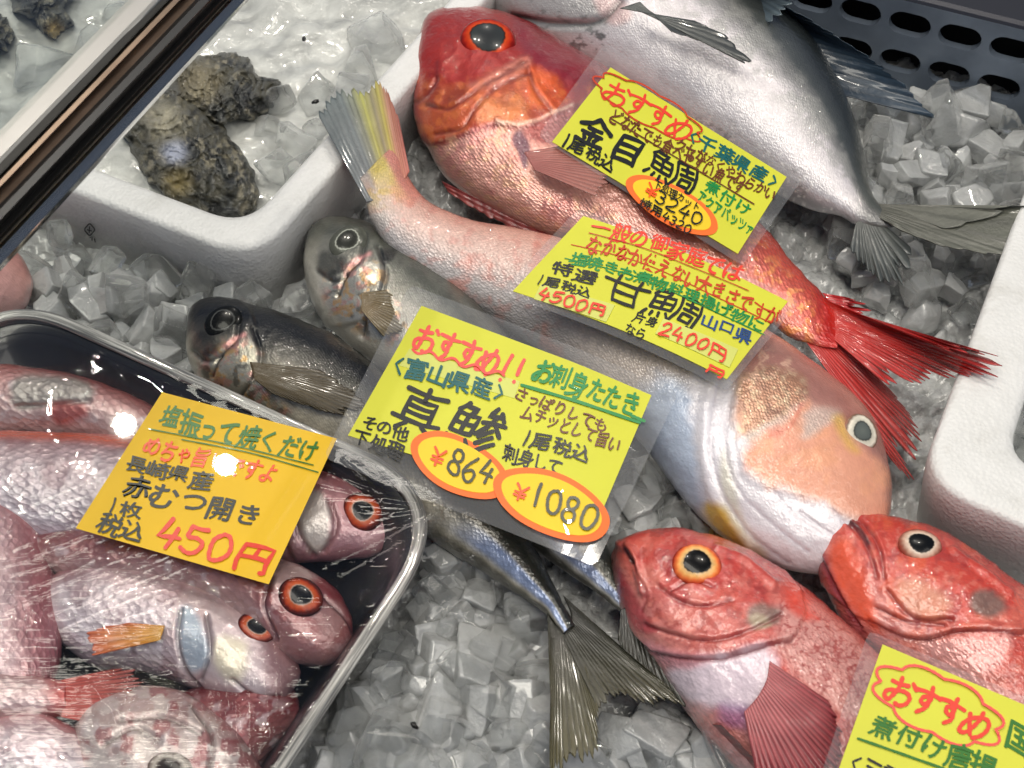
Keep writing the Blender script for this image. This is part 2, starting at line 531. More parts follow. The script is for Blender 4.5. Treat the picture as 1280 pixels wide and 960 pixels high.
# milky ice inside the boxes
def box_ice(Q, z, w, name, label, seed):
    q = inset(Q, w); n = 130
    V = np.empty((n * n, 3)); s = np.linspace(0, 1, n)
    U, T = np.meshgrid(s, s)
    P = ((1 - U) * (1 - T))[..., None] * q[0] + (U * (1 - T))[..., None] * q[1] + (U * T)[..., None] * q[2] + ((1 - U) * T)[..., None] * q[3]
    P = P.reshape(-1, 3)
    P[:, 2] = z + 0.012 * (fbm(P[:, 0] * 40, P[:, 1] * 40, seed, 4) - 0.5) + 0.005 * (fbm(P[:, 0] * 150, P[:, 1] * 150, seed + 3, 2) - 0.5)
    return tag(mesh_obj(name, P, grid_faces(n, n), M['ice_white']), label, 'ice', kind='stuff')
box_ice(lq, 0.026, 0.03, 'box_ice', 'milky crushed ice filling the oyster box', 5)
box_ice(rq, 0.02, 0.045, 'box_ice', 'wet crushed ice inside the right foam box', 8)
for (pts, z, lab, grp) in (([(365, 190), (395, 165), (335, 160), (400, 120), (350, 215), (450, 95), (150, 20), (175, 40), (120, 70), (60, 90), (340, 130), (470, 60), (430, 130), (385, 235)], 0.027, 'half melted ice lump in the oyster box', 'ice lumps in the oyster box'),
                      ([(1268, 480), (1275, 520), (1255, 540), (1262, 575), (1280, 450), (1245, 565)], 0.024, 'clear ice lump inside the right foam box', 'ice lumps in the right box')):
    for x, y in pts:
        ice_cube(tuple(at(x, y, z)), random.uniform(0.010, 0.017), lab, grp)

# small printed recycling mark on the front of the oyster box
mk = at(113, 291, 0.03)
MARKS = (mk,)

# ---- metal rail of the glass case, upper left, nearer the camera
M['steel'] = simple('reflection_warm_steel', (0.50, 0.45, 0.42), 0.3, 0.7, nscale=90, namp=0.08)  # slight warm tint imitates red reflected in the lower channel
M['chrome'] = simple('polished_edge', (0.80, 0.79, 0.76), 0.08, 1.0)
M['reflection_brown_steel'] = simple('reflection_brown_steel', (0.34, 0.25, 0.19), 0.3, 0.7, nscale=40, namp=0.3)  # brown tint stands in for reddish reflections in the channel
M['rubber'] = simple('black_rubber', (0.008, 0.008, 0.008), 0.35)
M['grey_metal'] = simple('matt_aluminium', (0.42, 0.41, 0.39), 0.35, 0.6, nscale=60, namp=0.05)
def rail_strip(name, lines, mat, parent):
    """strip between photo lines ((x at y=0), (y at x=0), height) extruded along the rail"""
    rows = []
    for (xt, yl, z) in lines:
        a = at(0, yl, z); b = at(xt, 0, z); d = b - a
        rows.append([a - d * 0.8 + d * t * 2.6 for t in np.linspace(0, 1, 6)])
    top = np.array(rows).reshape(-1, 3)
    n = len(lines)
    F = grid_faces(n, 6).tolist()
    # give it thickness: a lower copy and closed edges
    low = top.copy(); low[:, 2] -= 0.006
    k = n * 6
    F2 = [[i + k for i in f][::-1] for f in F]
    edge = []
    for j in range(5):
        edge.append([j + 1, j, j + k, j + 1 + k]); q = (n - 1) * 6 + j
        edge.append([q, q + 1, q + 1 + k, q + k])
    return mesh_obj(name, np.vstack([top, low]), F + F2 + edge, mat, parent, smooth=False)
rail = empty('case_rail')
tag(rail, 'polished metal rail with black seal crossing the upper left corner', 'metal rail')
rail_strip('upper_plate', [(160, 163, .262), (192, 197, .262)], M['grey_metal'], rail)
rail_strip('bright_edge', [(192, 198, .263), (198, 204, .266), (208, 214, .263)], M['chrome'], rail)
rail_strip('inner_channel', [(208.5, 215, .258), (225, 232, .250), (244, 255, .255)], M['reflection_brown_steel'], rail)
rail_strip('seal', [(244, 255, .256), (250, 262, .259), (262, 275, .259), (270, 282, .254)], M['rubber'], rail)
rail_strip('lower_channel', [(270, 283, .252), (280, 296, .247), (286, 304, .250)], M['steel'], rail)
rail_strip('lower_lip', [(286, 305, .252), (291, 312, .255), (296, 320, .250)], M['chrome'], rail)
M['glass'] = clear_film('case_glass', 0.0, 0.03, 1.0, (0.93, 0.95, 0.94))
ga, gb = at(0, 163, .264), at(160, 0, .264); gd = gb - ga
gn = np.array([-gd[1], gd[0], 0]); gn /= np.linalg.norm(gn)
if gn[0] > 0: gn = -gn
A, B = ga - gd * .8, gb + gd * .8
Vg = [A, B, B + gn * .5, A + gn * .5]; Vg = Vg + [v - np.array([0, 0, .005]) for v in Vg]
tag(mesh_obj('glass_pane', Vg, [[0, 1, 2, 3], [7, 6, 5, 4], [0, 4, 5, 1], [1, 5, 6, 2], [2, 6, 7, 3], [3, 7, 4, 0]], M['glass'], smooth=False),
    'clear glass pane beyond the metal rail over the far oysters', 'glass pane')

# ---- perforated panel at the back right
M['panel'] = simple('blue_black_metal', (0.19, 0.23, 0.29), 0.34, 0.5, nscale=25, namp=0.25, coat=0.3)
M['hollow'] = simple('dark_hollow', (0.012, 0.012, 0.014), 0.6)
pa, pb = at(1100, 104, 0.012), at(1290, 154, 0.012)
pe = pb - pa; pe[2] = 0; pe /= np.linalg.norm(pe)
def panel_s(px, z):
    s = np.linspace(-.3, .3, 2401)
    P = pa + np.outer(s, pe); P[:, 2] = z
    x, y = proj(P)
    return s[np.argmin(np.abs(x - px))]
pz = (0.034, 0.065)
s_a = panel_s(1125, pz[0]); s_b = panel_s(1248, pz[0]); pit = (s_b - s_a) / 2
def stadium(cx, cz, hw, hh, n=8):
    pts = []
    for k in range(n + 1):
        a = -math.pi / 2 + math.pi * k / n; pts.append((cx + hw - hh + hh * math.cos(a), cz + hh * math.sin(a)))
    for k in range(n + 1):
        a = math.pi / 2 + math.pi * k / n; pts.append((cx - hw + hh + hh * math.cos(a), cz + hh * math.sin(a)))
    return pts
pn = np.array([-pe[1], pe[0], 0])           # away from the camera
if pn[1] < 0: pn = -pn
V, F = [], []
def pt(s, z, dpt=0.0): return pa * np.array([1, 1, 0]) + pe * s + pn * dpt + np.array([0, 0, z])
zmid = [(-.03), 0.0655, 0.101]
for row in range(2):
    for c in range(-4, 6):
        cx = s_a + pit * c + (0.0 if row == 0 else (panel_s(1137, pz[1]) - s_a)); cz = pz[row]
        x0, x1 = cx - pit / 2, cx + pit / 2
        z0_, z1_ = (0.0185, 0.0495) if row == 0 else (0.0495, 0.0825)
        inn = stadium(cx, cz, pit * 0.42, 0.0088)
        n = len(inn)
        outl = []
        for (sx, sz) in inn:                       # push the hole outline out to the cell's rectangle
            dx, dz = sx - cx, sz - cz
            k = 1e9
            if abs(dx) > 1e-9: k = min(k, ((x1 if dx > 0 else x0) - cx) / dx)
            if abs(dz) > 1e-9: k = min(k, ((z1_ if dz > 0 else z0_) - cz) / dz)
            outl.append((cx + dx * k, cz + dz * k))
        b0 = len(V)
        V += [pt(a, b) for a, b in outl]; V += [pt(a, b, 0.0) for a, b in inn]; V += [pt(a, b, 0.006) for a, b in inn]
        for i in range(n):
            j = (i + 1) % n
            F.append([b0 + i, b0 + j, b0 + n + j, b0 + n + i]); F.append([b0 + n + i, b0 + n + j, b0 + 2*n + j, b0 + 2*n + i])
        # cell corners left open by the radial push
        for (qx, qz) in ((x0, z0_), (x1, z0_), (x1, z1_), (x0, z1_)):
            side = [i for i in range(n) if abs(outl[i][0] - qx) < 1e-6]; flat = [i for i in range(n) if abs(outl[i][1] - qz) < 1e-6]
            if side and flat:
                i = min(side, key=lambda t: abs(outl[t][1] - qz)); j = min(flat, key=lambda t: abs(outl[t][0] - qx))
                V.append(pt(qx, qz)); F.append([b0 + i, b0 + j, len(V) - 1])
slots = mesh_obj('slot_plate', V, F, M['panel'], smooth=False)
panel = empty('vent_panel'); tag(panel, 'dark metal vent panel with two rows of oblong slots, back right', 'vent panel')
slots.parent = panel
L0, L1 = s_a - pit * 4.5, s_a + pit * 6
V = [pt(L0, -.03), pt(L1, -.03), pt(L1, .0185), pt(L0, .0185)]
mesh_obj('lower_plate', V, [[0, 1, 2, 3]], M['panel'], panel, smooth=False)
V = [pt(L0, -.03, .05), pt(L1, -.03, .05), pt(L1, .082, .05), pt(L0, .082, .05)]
mesh_obj('back_plate', V, [[0, 1, 2, 3]], M['hollow'], panel, smooth=False)  # near-black sheet stands in for the unlit space behind the slots
prof = [(0.0, .0825), (0.001, .0845), (0.004, .086), (0.05, .090), (0.06, .096), (.20, .102), (.2, .075)]
V = []
for d_, z_ in prof: V += [pt(L0, z_, d_), pt(L1, z_, d_)]
mesh_obj('top_ledge', V, [[2*i, 2*i+1, 2*i+3, 2*i+2] for i in range(len(prof) - 1)], simple('grey_ledge', (0.10, 0.10, 0.11), 0.25, 0.8), panel, smooth=False)
# ================================================================== fish
def skin_mat(name, scale_mm, metal=1.0, rough=0.36, tint_amt=0.28, bump=0.6, rand=0.3, coat=1.0):
    m, nt, b, out = new_mat(name)
    col = node(nt, 'ShaderNodeAttribute', attribute_name='Col').outputs['Color']
    uv = node(nt, 'ShaderNodeAttribute', attribute_name='SW').outputs['Vector']
    scl = node(nt, 'ShaderNodeAttribute', attribute_name='Scl').outputs['Fac']
    met = node(nt, 'ShaderNodeAttribute', attribute_name='Met').outputs['Fac']
    mp = node(nt, 'ShaderNodeMapping'); mp.inputs['Rotation'].default_value = (0, 0, math.pi/4)
    mp.inputs['Scale'].default_value = (1000/scale_mm*.85, 1000/scale_mm, 1)
    nt.links.new(uv, mp.inputs['Vector'])
    v = node(nt, 'ShaderNodeTexVoronoi'); v.inputs['Scale'].default_value = 1.0; v.inputs['Randomness'].default_value = rand
    nt.links.new(mp.outputs[0], v.inputs['Vector'])
    d = v.outputs['Distance']
    edge = ramp(nt, d, [(0.30, (1, 1, 1)), (0.66, (0, 0, 0))]).outputs[0]
    pos = node(nt, 'ShaderNodeNewGeometry').outputs['Position']
    n1 = noise_n(nt, 160, 4, 0.62, pos)
    sep = node(nt, 'ShaderNodeSeparateColor'); nt.links.new(v.outputs['Color'], sep.inputs[0])
    # colour: darker scale borders, cell to cell variation, blotches
    k1 = math_n(nt, 'MULTIPLY', math_n(nt, 'SUBTRACT', edge, 0.62), tint_amt)
    k2 = math_n(nt, 'MULTIPLY', math_n(nt, 'SUBTRACT', sep.outputs[0], 0.5), tint_amt*1.1)
    k = math_n(nt, 'MULTIPLY', math_n(nt, 'ADD', k1, k2), scl)
    k = math_n(nt, 'ADD', k, math_n(nt, 'MULTIPLY', math_n(nt, 'SUBTRACT', n1, 0.5), 0.32))
    k = math_n(nt, 'ADD', k, 1.0)
    vm = node(nt, 'ShaderNodeVectorMath', operation='SCALE')
    nt.links.new(col, vm.inputs[0]); nt.links.new(k, vm.inputs['Scale'])
    nt.links.new(vm.outputs[0], b.inputs['Base Color'])
    h = math_n(nt, 'MULTIPLY', math_n(nt, 'ADD', edge, math_n(nt, 'MULTIPLY', sep.outputs[1], .8)), scl)
    nv = bump_n(nt, h, bump, 0.0009)
    n3 = noise_n(nt, 420, 2, 0.6, pos)
    nv2 = bump_n(nt, math_n(nt, 'ADD', n1, math_n(nt, 'MULTIPLY', n3, .35)), 0.22, 0.0022, nv)
    nt.links.new(nv2, b.inputs['Normal'])
    n4 = noise_n(nt, 300, 3, 0.55, pos)
    nt.links.new(bump_n(nt, n4, 0.30, 0.0022, nv2), b.inputs['Coat Normal'])
    nt.links.new(math_n(nt, 'MULTIPLY', met, metal), b.inputs['Metallic'])
    b.inputs['Roughness'].default_value = rough
    b.inputs['Coat Weight'].default_value = coat
    b.inputs['Coat Roughness'].default_value = 0.04
    b.inputs['Coat IOR'].default_value = 1.55
    return m
def fin_mat(name):
    m, nt, b, out = new_mat(name)
    col = node(nt, 'ShaderNodeAttribute', attribute_name='Col').outputs['Color']
    alp = node(nt, 'ShaderNodeAttribute', attribute_name='Alp').outputs['Fac']
    pos = node(nt, 'ShaderNodeNewGeometry').outputs['Position']
    n = noise_n(nt, 300, 3, 0.6, pos)
    nt.links.new(col, b.inputs['Base Color']); nt.links.new(alp, b.inputs['Alpha'])
    nt.links.new(bump_n(nt, n, 0.35, 0.0015), b.inputs['Normal'])
    b.inputs['Roughness'].default_value = 0.4
    b.inputs['Coat Weight'].default_value = 0.45; b.inputs['Coat Roughness'].default_value = 0.1
    return m
M['fin'] = fin_mat('wet_fin')
M['skin_big'] = skin_mat('skin_large_scales', 4.2, bump=0.5, tint_amt=.2, rand=.6)
M['skin_mid'] = skin_mat('skin_mid_scales', 3.4, tint_amt=.22, bump=.5, rand=.5)
M['skin_fine'] = skin_mat('skin_fine_scales', 1.9, bump=0.3, tint_amt=.14, rand=.6)
M['skin_dark'] = skin_mat('skin_mackerel', 1.9, bump=0.22, tint_amt=.3, rand=.5, coat=.55, rough=.3)
M['skin_rock'] = skin_mat('skin_rockfish', 2.4, bump=0.3, tint_amt=0.1, rand=.8)
def eye_mat():
    m, nt, b, out = new_mat('wet_eye')
    col = node(nt, 'ShaderNodeAttribute', attribute_name='Col').outputs['Color']
    nt.links.new(col, b.inputs['Base Color'])
    b.inputs['Roughness'].default_value = 0.25
    b.inputs['Specular IOR Level'].default_value = 0.15
    b.inputs['Coat Weight'].default_value = 0.22; b.inputs['Coat Roughness'].default_value = 0.03
    return m
M['eye'] = eye_mat()

class Fish:
    def __init__(s, name, label, cat, stations, z=0.028, nu=300, nv=120, mat='skin_mid', group='fish laid out on the ice', flat=0.9, fat=1.0):
        s.name = name
        s.root = empty(name); tag(s.root, label, cat, group)
        st = np.array([list(r) + [z] * (6 - len(r)) for r in stations], float)
        st[:, 4] *= fat
        S = crom(st, nu)
        A = at_arr(S[:, 0], S[:, 1], S[:, 5]); B = at_arr(S[:, 2], S[:, 3], S[:, 5])
        Mid = (A + B)/2; half = (A - B)/2*0.965
        nb = 16
        vt = np.linspace(0, math.pi, nv); vb = np.linspace(math.pi, 2*math.pi, nb + 2)[1:-1]
        v = np.concatenate([vt, vb]); m = len(v)
        c = np.cos(v); sn = np.sin(v)
        hh = np.where(sn >= 0, np.abs(sn)**flat, -0.75*np.abs(sn)**flat)
        P = Mid[:, None] + half[:, None]*c[None, :, None]
        P[:, :, 2] += S[:, 4][:, None]*hh[None]
        s.nu, s.nv, s.m = nu, nv, m
        s.P = P
        # lengths for the scale pattern
        L = np.concatenate([[0], np.cumsum(np.linalg.norm(np.diff(Mid, axis=0), axis=1))])
        hl = np.linalg.norm(half, axis=1)
        s.u = np.repeat(np.linspace(0, 1, nu), m); s.v = np.tile(v/math.pi, nu)
        s.SW = np.stack([np.repeat(L, m), (hl[:, None]*1.15*(v - math.pi/2)[None]).ravel(), np.zeros(nu*m)], 1)
        gu = np.gradient(P, axis=0); gv = np.gradient(P, axis=1)
        N = np.cross(gv, gu); N /= np.maximum(np.linalg.norm(N, axis=2, keepdims=True), 1e-12)
        cen = Mid[:, None]
        fl = np.sign(((P - cen)*N).sum()); N *= fl
        s.flip = fl < 0
        s.N = N.reshape(-1, 3)
        s.X = P.reshape(-1, 3)
        s.px, s.py = proj(s.X)
        n = len(s.X)
        s.col = np.zeros((n, 3)); s.h = np.zeros(n); s.scl = np.ones(n); s.met = np.full(n, 0.15)
        s.mat = mat; s.lump = 1.0
    # -- painting (photo-pixel shapes on the skin)
    def mix(s, c, mask): 
        mask = np.clip(mask*np.ones(len(s.col)), 0, 1)[:, None]; s.col = s.col*(1 - mask) + np.array(lin(*c))*mask
    def grad(s, stops):
        """colour across the body from back (0) to belly (1), optionally wobbling"""
        w = s.v + 0.05*(fbm(s.px/30, s.py/30, 2, 3) - .5)
        x = np.clip(np.where(w > 1, 2 - w, w), 0, 1)
        xs = [a for a, _ in stops]; cs = np.array([lin(*c) for _, c in stops])
        s.col = np.stack([np.interp(x, xs, cs[:, i]) for i in range(3)], 1)
    def poly(s, pts, c, soft=6, amt=1.0, wob=0.0, sc=20):
        px, py = s.warp(wob, sc)
        k = sstep(-soft, soft, sdist(px, py, pts)) * amt
        s.mix(c, k); return k
    def warp(s, wob, sc=20):
        if not wob: return s.px, s.py
        return s.px + wob*(fbm(s.px/sc, s.py/sc, 5, 3) - .5)*2, s.py + wob*(fbm(s.px/sc + 9, s.py/sc, 6, 3) - .5)*2
    def line(s, pts, c, w, amt=1.0, wob=0.0):
        px, py = s.warp(wob, 12)
        L = crom(pts, 40) if len(pts) > 2 else pts
        k = np.exp(-(pdist(px, py, L)/w)**2)*amt
        s.mix(c, k); return k
    def ridge(s, pts, amp, w):
        L = crom(pts, 40) if len(pts) > 2 else pts
        s.h += amp*np.exp(-(pdist(s.px, s.py, L)/w)**2)
    def plate(s, pts, amp, soft=3):
        s.h += amp*sstep(-soft, soft, sdist(s.px, s.py, pts))
    def blot(s, c, thr, soft, sc, seed, amt=1.0, where=None):
        f = fbm(s.px/sc, s.py/sc, seed, 4)
        k = sstep(thr, thr + soft, f)*amt
        if where is not None: k = k*where
        s.mix(c, k); return k
    def area(s, pts, soft=8, wob=0.0):
        px, py = s.warp(wob)
        return sstep(-soft, soft, sdist(px, py, pts))
    def build(s):
        # flat ends are closed by collapsing the first and last station
        s.h += s.lump*((fbm(s.px/46, s.py/46, 61, 2) - .5)*.0034 + (fbm(s.px/13, s.py/13, 67, 2) - .5)*.0011)
        X = s.X + s.N*s.h[:, None]
        F = grid_faces(s.nu, s.m, True)
        if not s.flip: F = F[:, ::-1]
        F = F.tolist()
        n = len(X)
        F.append(list(range(s.m))); F.append(list(range(n - s.m, n))[::-1])
        s.X = X
        s.body = mesh_obj('body', X, F, M[s.mat], s.root, col=s.col, attrs={'SW': s.SW, 'Scl': s.scl, 'Met': s.met})
        top = s.v <= 1.0
        s.tX, s.tN, s.tp = X[top], s.N[top], np.stack(proj(X[top]), 1)
        return s
    def recolour(s):
        c4 = np.ones((len(s.col), 4), np.float32); c4[:, :3] = s.col
        s.body.data.color_attributes['Col'].data.foreach_set('color', c4.ravel())
    def surf(s, x, y):
        i = np.argmin((s.tp[:, 0]-x)**2 + (s.tp[:, 1]-y)**2)
        return s.tX[i], s.tN[i]
    def eye(s, x, y, a, b, ang, rings, dome=0.35, lift=0.0, tilt=None):
        """domed eye; half axes a,b in pixels along angle ang (deg); rings: (radius fraction, colour)"""
        p, n = s.surf(x, y)
        n = n*0.7 + np.array([0, -0.25, 0.55]); n /= np.linalg.norm(n)
        p = p + n*(lift + .0026)
        nr, na = 34, 64
        r = np.linspace(0, 1, nr); t = np.linspace(0, 2*math.pi, na, endpoint=False)
        R, T = np.meshgrid(r, t, indexing='ij')
        ca, sa = math.cos(math.radians(ang)), math.sin(math.radians(ang))
        ex = a*R*np.cos(T); ey = b*R*np.sin(T)
        qx = (x + ex*ca - ey*sa).ravel(); qy = (y + ex*sa + ey*ca).ravel()
        d = FWD[None] + np.outer((qx-640)/FPX, [1., 0, 0]) + np.outer((480-qy)/FPX, UPV)
        P = CAM[None] + d*(((p - CAM) @ n)/(d @ n))[:, None]
        rad = np.linalg.norm(P[-na:] - p, axis=1).mean()
        R = R.ravel(); T = T.ravel()
        P = P + n*(rad*dome*(np.sqrt(np.clip(1 - (R*.97)**2, 0, 1)) - 0.25))[:, None]
        wob = R*(1 + 0.05*np.sin(3*T + x)) + 0.02*np.sin(17*T)*R
        xs = [q[0] for q in rings]; cs = np.array([lin(*q[1]) for q in rings])
        col = np.stack([np.interp(wob, xs, cs[:, i]) for i in range(3)], 1)
        col *= (1 + 0.25*(fbm(qx/4, qy/4, 4, 3) - .5)*2*(R > rings[1][0]))[:, None]
        F = grid_faces(nr, na, True)[:, ::-1]
        return mesh_obj('eye', P, F, M['eye'], s.root, col=np.clip(col, 0, 1))
    def fin(s, base, outer, zb, zo, c0, c1, rays=14, jag=0.1, ridge=0.00026, name='fin', alpha=(1.0, 0.9), cs=None, seed=1, bend=0.0, nr=36, dark=0.55, split=0.0):
        """fan of fin rays from the base line to the outer line (photo pixels)"""
        na = rays*8
        B = crom(np.array([list(p) for p in base], float), na) if len(base) > 1 else np.repeat([base[0]], na, 0)
        O = crom(np.array([list(p) for p in outer], float), na)
        zb = np.interp(np.linspace(0, 1, na), np.linspace(0, 1, len(np.atleast_1d(zb))), np.atleast_1d(zb)) if np.size(zb) > 1 else np.full(na, float(np.atleast_1d(zb)[0]))
        zo = np.interp(np.linspace(0, 1, na), np.linspace(0, 1, len(np.atleast_1d(zo))), np.atleast_1d(zo)) if np.size(zo) > 1 else np.full(na, float(np.atleast_1d(zo)[0]))
        k = np.linspace(0, rays, na)
        k = np.clip(k + 0.9*(fbm(k*.45, k*0 + seed, seed + 50, 2) - .5)*np.minimum(1, np.minimum(k, rays - k)), 0, rays)
        rn = np.random.default_rng(seed)
        rr = rn.uniform(-1, 1, rays + 2); rr[rn.random(rays + 2) < .14] -= 1.6
        fr = k - np.floor(k); ray_c = np.abs(fr - .5)*2          # 0 mid ray, 1 between rays
        ext = 1 + jag*(rr[np.floor(k).astype(int)]*.7 + (0.5 - ray_c)*1.0) + jag*.4*(fbm(k*5, k*0, seed, 2) - .5)
        t = np.linspace(0, 1, nr)
        T = t[:, None]; E = ext[None]
        te = T*(1 + (E - 1)*T**2)
        X = B[None, :, 0] + (O - B)[None, :, 0]*te; Y = B[None, :, 1] + (O - B)[None, :, 1]*te
        Z = zb[None]*(1 - T) + zo[None]*T + bend*np.sin(T*math.pi) + ridge*(1 - ray_c[None])*(0.4 + .6*T) + ridge*0.4*np.sin(T*14 + k[None]*.7)
        W = at_arr(X.ravel(), Y.ravel(), Z.ravel())
        if cs is not None:
            stops = [q[0] for q in cs]; cc = np.array([lin(*q[1]) for q in cs])
            kk = np.linspace(0, 1, na)
            col = np.stack([np.interp(kk, stops, cc[:, i]) for i in range(3)], 1)[None].repeat(nr, 0)
            f2 = np.array(lin(*c1))/np.maximum(np.array(lin(*c0)), 1e-3)
            col = col*(1 - T[..., None] + T[..., None]*f2)
        else:
            col = np.array(lin(*c0))*(1 - T[..., None]) + np.array(lin(*c1))*T[..., None]
            col = np.broadcast_to(col, (nr, na, 3)).copy()
        col = col*(1 - (1 - dark)*(ray_c[None, :, None]**2))*(0.85 + .3*fbm(X/14, Y/14, seed, 3))[..., None]
        al = (alpha[0] + (alpha[1] - alpha[0])*T**2)*(1 - split*T**3*ray_c[None]**2)*np.ones((nr, na))
        n = nr*na
        low = W.copy(); low[:, 2] -= 0.0005
        F = grid_faces(nr, na)
        ring = list(range(na)) + [r*na + na - 1 for r in range(1, nr)] + [nr*na - 1 - i for i in range(1, na)] + [r*na for r in range(nr - 2, 0, -1)]
        E4 = np.array([[ring[i], ring[i] + n, ring[(i+1) % len(ring)] + n, ring[(i+1) % len(ring)]] for i in range(len(ring))])
        F = np.vstack([F, F[:, ::-1] + n, E4])
        c2 = np.vstack([col.reshape(-1, 3)]*2); a2 = np.concatenate([al.ravel()]*2)
        return mesh_obj(name, np.vstack([W, low]), F, M['fin'], s.root, col=np.clip(c2, 0, 1), attrs={'Alp': a2})

# ------------------------------------------------------------------ golden-eye snapper (big red fish at the top)
f = Fish('golden_eye_snapper', 'large bright red fish with a huge dark eye, top centre', 'fish', [
    (520, 92, 518, 108, .003), (526, 56, 518, 126, .013), (541, 27, 521, 150, .02), (575, 19, 532, 182, .026), (615, 21, 550, 214, .030), (660, 36, 582, 243, .033),
    (715, 67, 640, 275, .034), (765, 98, 700, 300, .033), (830, 150, 770, 330, .030), (890, 205, 840, 350, .025), (945, 275, 905, 372, .018),
    (985, 322, 952, 395, .012), (1018, 360, 996, 424, .008), (1040, 384, 1024, 434, .0045), (1058, 402, 1046, 436, .0015)], z=0.036, nu=360, nv=170, mat='skin_mid')
f.grad([(0, (158, 28, 28)), (.18, (182, 58, 48)), (.36, (204, 112, 98)), (.58, (220, 154, 140)), (1, (226, 170, 154))])
tail = sstep(860, 960, f.px); f.mix((196, 62, 38), tail*(1 - .5*f.v.clip(0, 1)))
f.met[:] = 0.30; f.scl[:] = .42
head = [(500, 0), (620, 5), (700, 50), (755, 90), (722, 132), (690, 146), (655, 160), (622, 157), (585, 167), (545, 182), (515, 160)]
kh = f.poly(head, (164, 34, 18), 6)
f.scl *= 1 - .8*kh
f.plate(head, 0.0012, 5)
f.poly([(640, 20), (700, 48), (760, 90), (735, 118), (690, 100), (655, 70)], (140, 16, 34), 9)
f.poly([(528, 110), (560, 105), (590, 118), (612, 108), (640, 92), (672, 100), (690, 140), (655, 156), (622, 154), (585, 163), (545, 178), (530, 160)], (196, 92, 46), 8, .8, 8)
f.poly([(655, 85), (685, 92), (705, 118), (700, 140), (672, 138), (658, 112)], (232, 98, 30), 6, .8, 6)
f.poly([(598, 132), (640, 120), (664, 140), (640, 152), (600, 158)], (206, 120, 62), 6, .8, 8)
f.poly([(585, 112), (640, 76), (662, 78), (650, 92), (615, 112)], (206, 128, 104), 6, .75, 5)
f.poly([(534, 100), (556, 112), (580, 108), (585, 122), (558, 134), (535, 130)], (150, 52, 20), 5, .8)
f.blot((222, 122, 56), .50, .2, 9, 3, .45, kh*sstep(80, 120, f.py))
f.blot((130, 18, 12), .56, .16, 16, 7, .35, kh)
for L in ([(533, 132), (558, 137), (585, 124), (612, 104), (656, 78)], [(545, 168), (578, 160), (598, 135), (620, 112), (660, 92)], [(660, 86), (668, 112), (690, 142)]):
    f.line(L, (96, 14, 12), 2.4, .65, 2); f.ridge(L, -0.0009, 3.0); f.ridge([(x + 2, y - 5) for x, y in L], .0005, 4)
f.line([(545, 180), (585, 168), (622, 158), (655, 161), (690, 147), (722, 132)], (120, 40, 40), 3, .8)
f.line([(622, 154), (655, 157), (690, 143), (716, 131)], (240, 206, 182), 2.2, .6, 2)  # pale line: highlight on the gill cover edge, painted into the skin
f.ridge([(622, 153), (655, 156), (690, 142), (720, 129)], .0005, 5)
f.line([(522, 128), (534, 118), (546, 100), (548, 80)], (110, 18, 10), 3, .6); f.ridge([(522, 128), (534, 118), (546, 100)], -.0012, 3)
kc = f.area([(530, 180), (585, 168), (622, 160), (645, 163), (665, 225), (760, 260), (800, 320), (700, 300), (560, 230)], 8, 6)
f.blot((236, 186, 142), .55, .12, 8, 12, .5, kc); f.blot((206, 124, 122), .54, .14, 22, 15, .55, kc)
f.met += kc*.25
f.poly([(645, 163), (655, 165), (664, 185), (661, 205), (656, 213), (650, 196), (641, 176)], (92, 50, 70), 3, .9, 3)
f.poly([(655, 162), (690, 148), (728, 132), (725, 160), (705, 180), (672, 178)], (152, 62, 58), 5, .85, 4)
f.blot((236, 150, 90), .50, .12, 7, 22, .85, tail*sstep(.25, .6, f.v)); f.mix((192, 40, 32), sstep(1000, 1034, f.px))
f.build()
f.eye(610, 51, 35, 28, 8, [(0, (44, 46, 48)), (.56, (50, 54, 55)), (.61, (26, 18, 14)), (.66, (196, 70, 28)), (.8, (176, 44, 18)), (.9, (128, 20, 12)), (1, (104, 14, 10))], .36, -.0042)
f.fin([(552, 226), (600, 250), (652, 277), (700, 297)], [(560, 240), (606, 268), (660, 293), (706, 305)], .034, .030, (126, 46, 46), (150, 74, 70), 10, .08, name='pelvic_fin')
f.fin([(655, 190), (668, 212)], [(738, 176), (760, 218), (742, 244)], .072, .073, (168, 92, 86), (190, 128, 116), 14, .06, name='pectoral_fin', alpha=(.75, .45))
f.fin([(1022, 370), (1030, 392), (1030, 414)], [(1170, 432), (1232, 447), (1225, 462), (1190, 462), (1150, 470), (1105, 478)], [.040, .038, .036], [.075, .073, .066, .06, .05, .045], (196, 46, 36), (186, 34, 32), 26, .11, name='tail_fin', alpha=(1, .8), seed=4, split=.5, dark=.62)
f.fin([(1034, 408), (1020, 420), (1004, 422)], [(1112, 486), (1135, 520), (1142, 552), (1132, 584), (1112, 572)], .036, [.03, .024, .02, .02, .024], (196, 44, 38), (176, 52, 48), 16, .1, name='tail_fin', alpha=(.95, .7), seed=9, split=.5)
f.fin([(1028, 366), (1040, 384)], [(1062, 372), (1080, 386), (1076, 394)], .040, .046, (186, 30, 34), (170, 24, 28), 5, .2, name='tail_fin_spur')

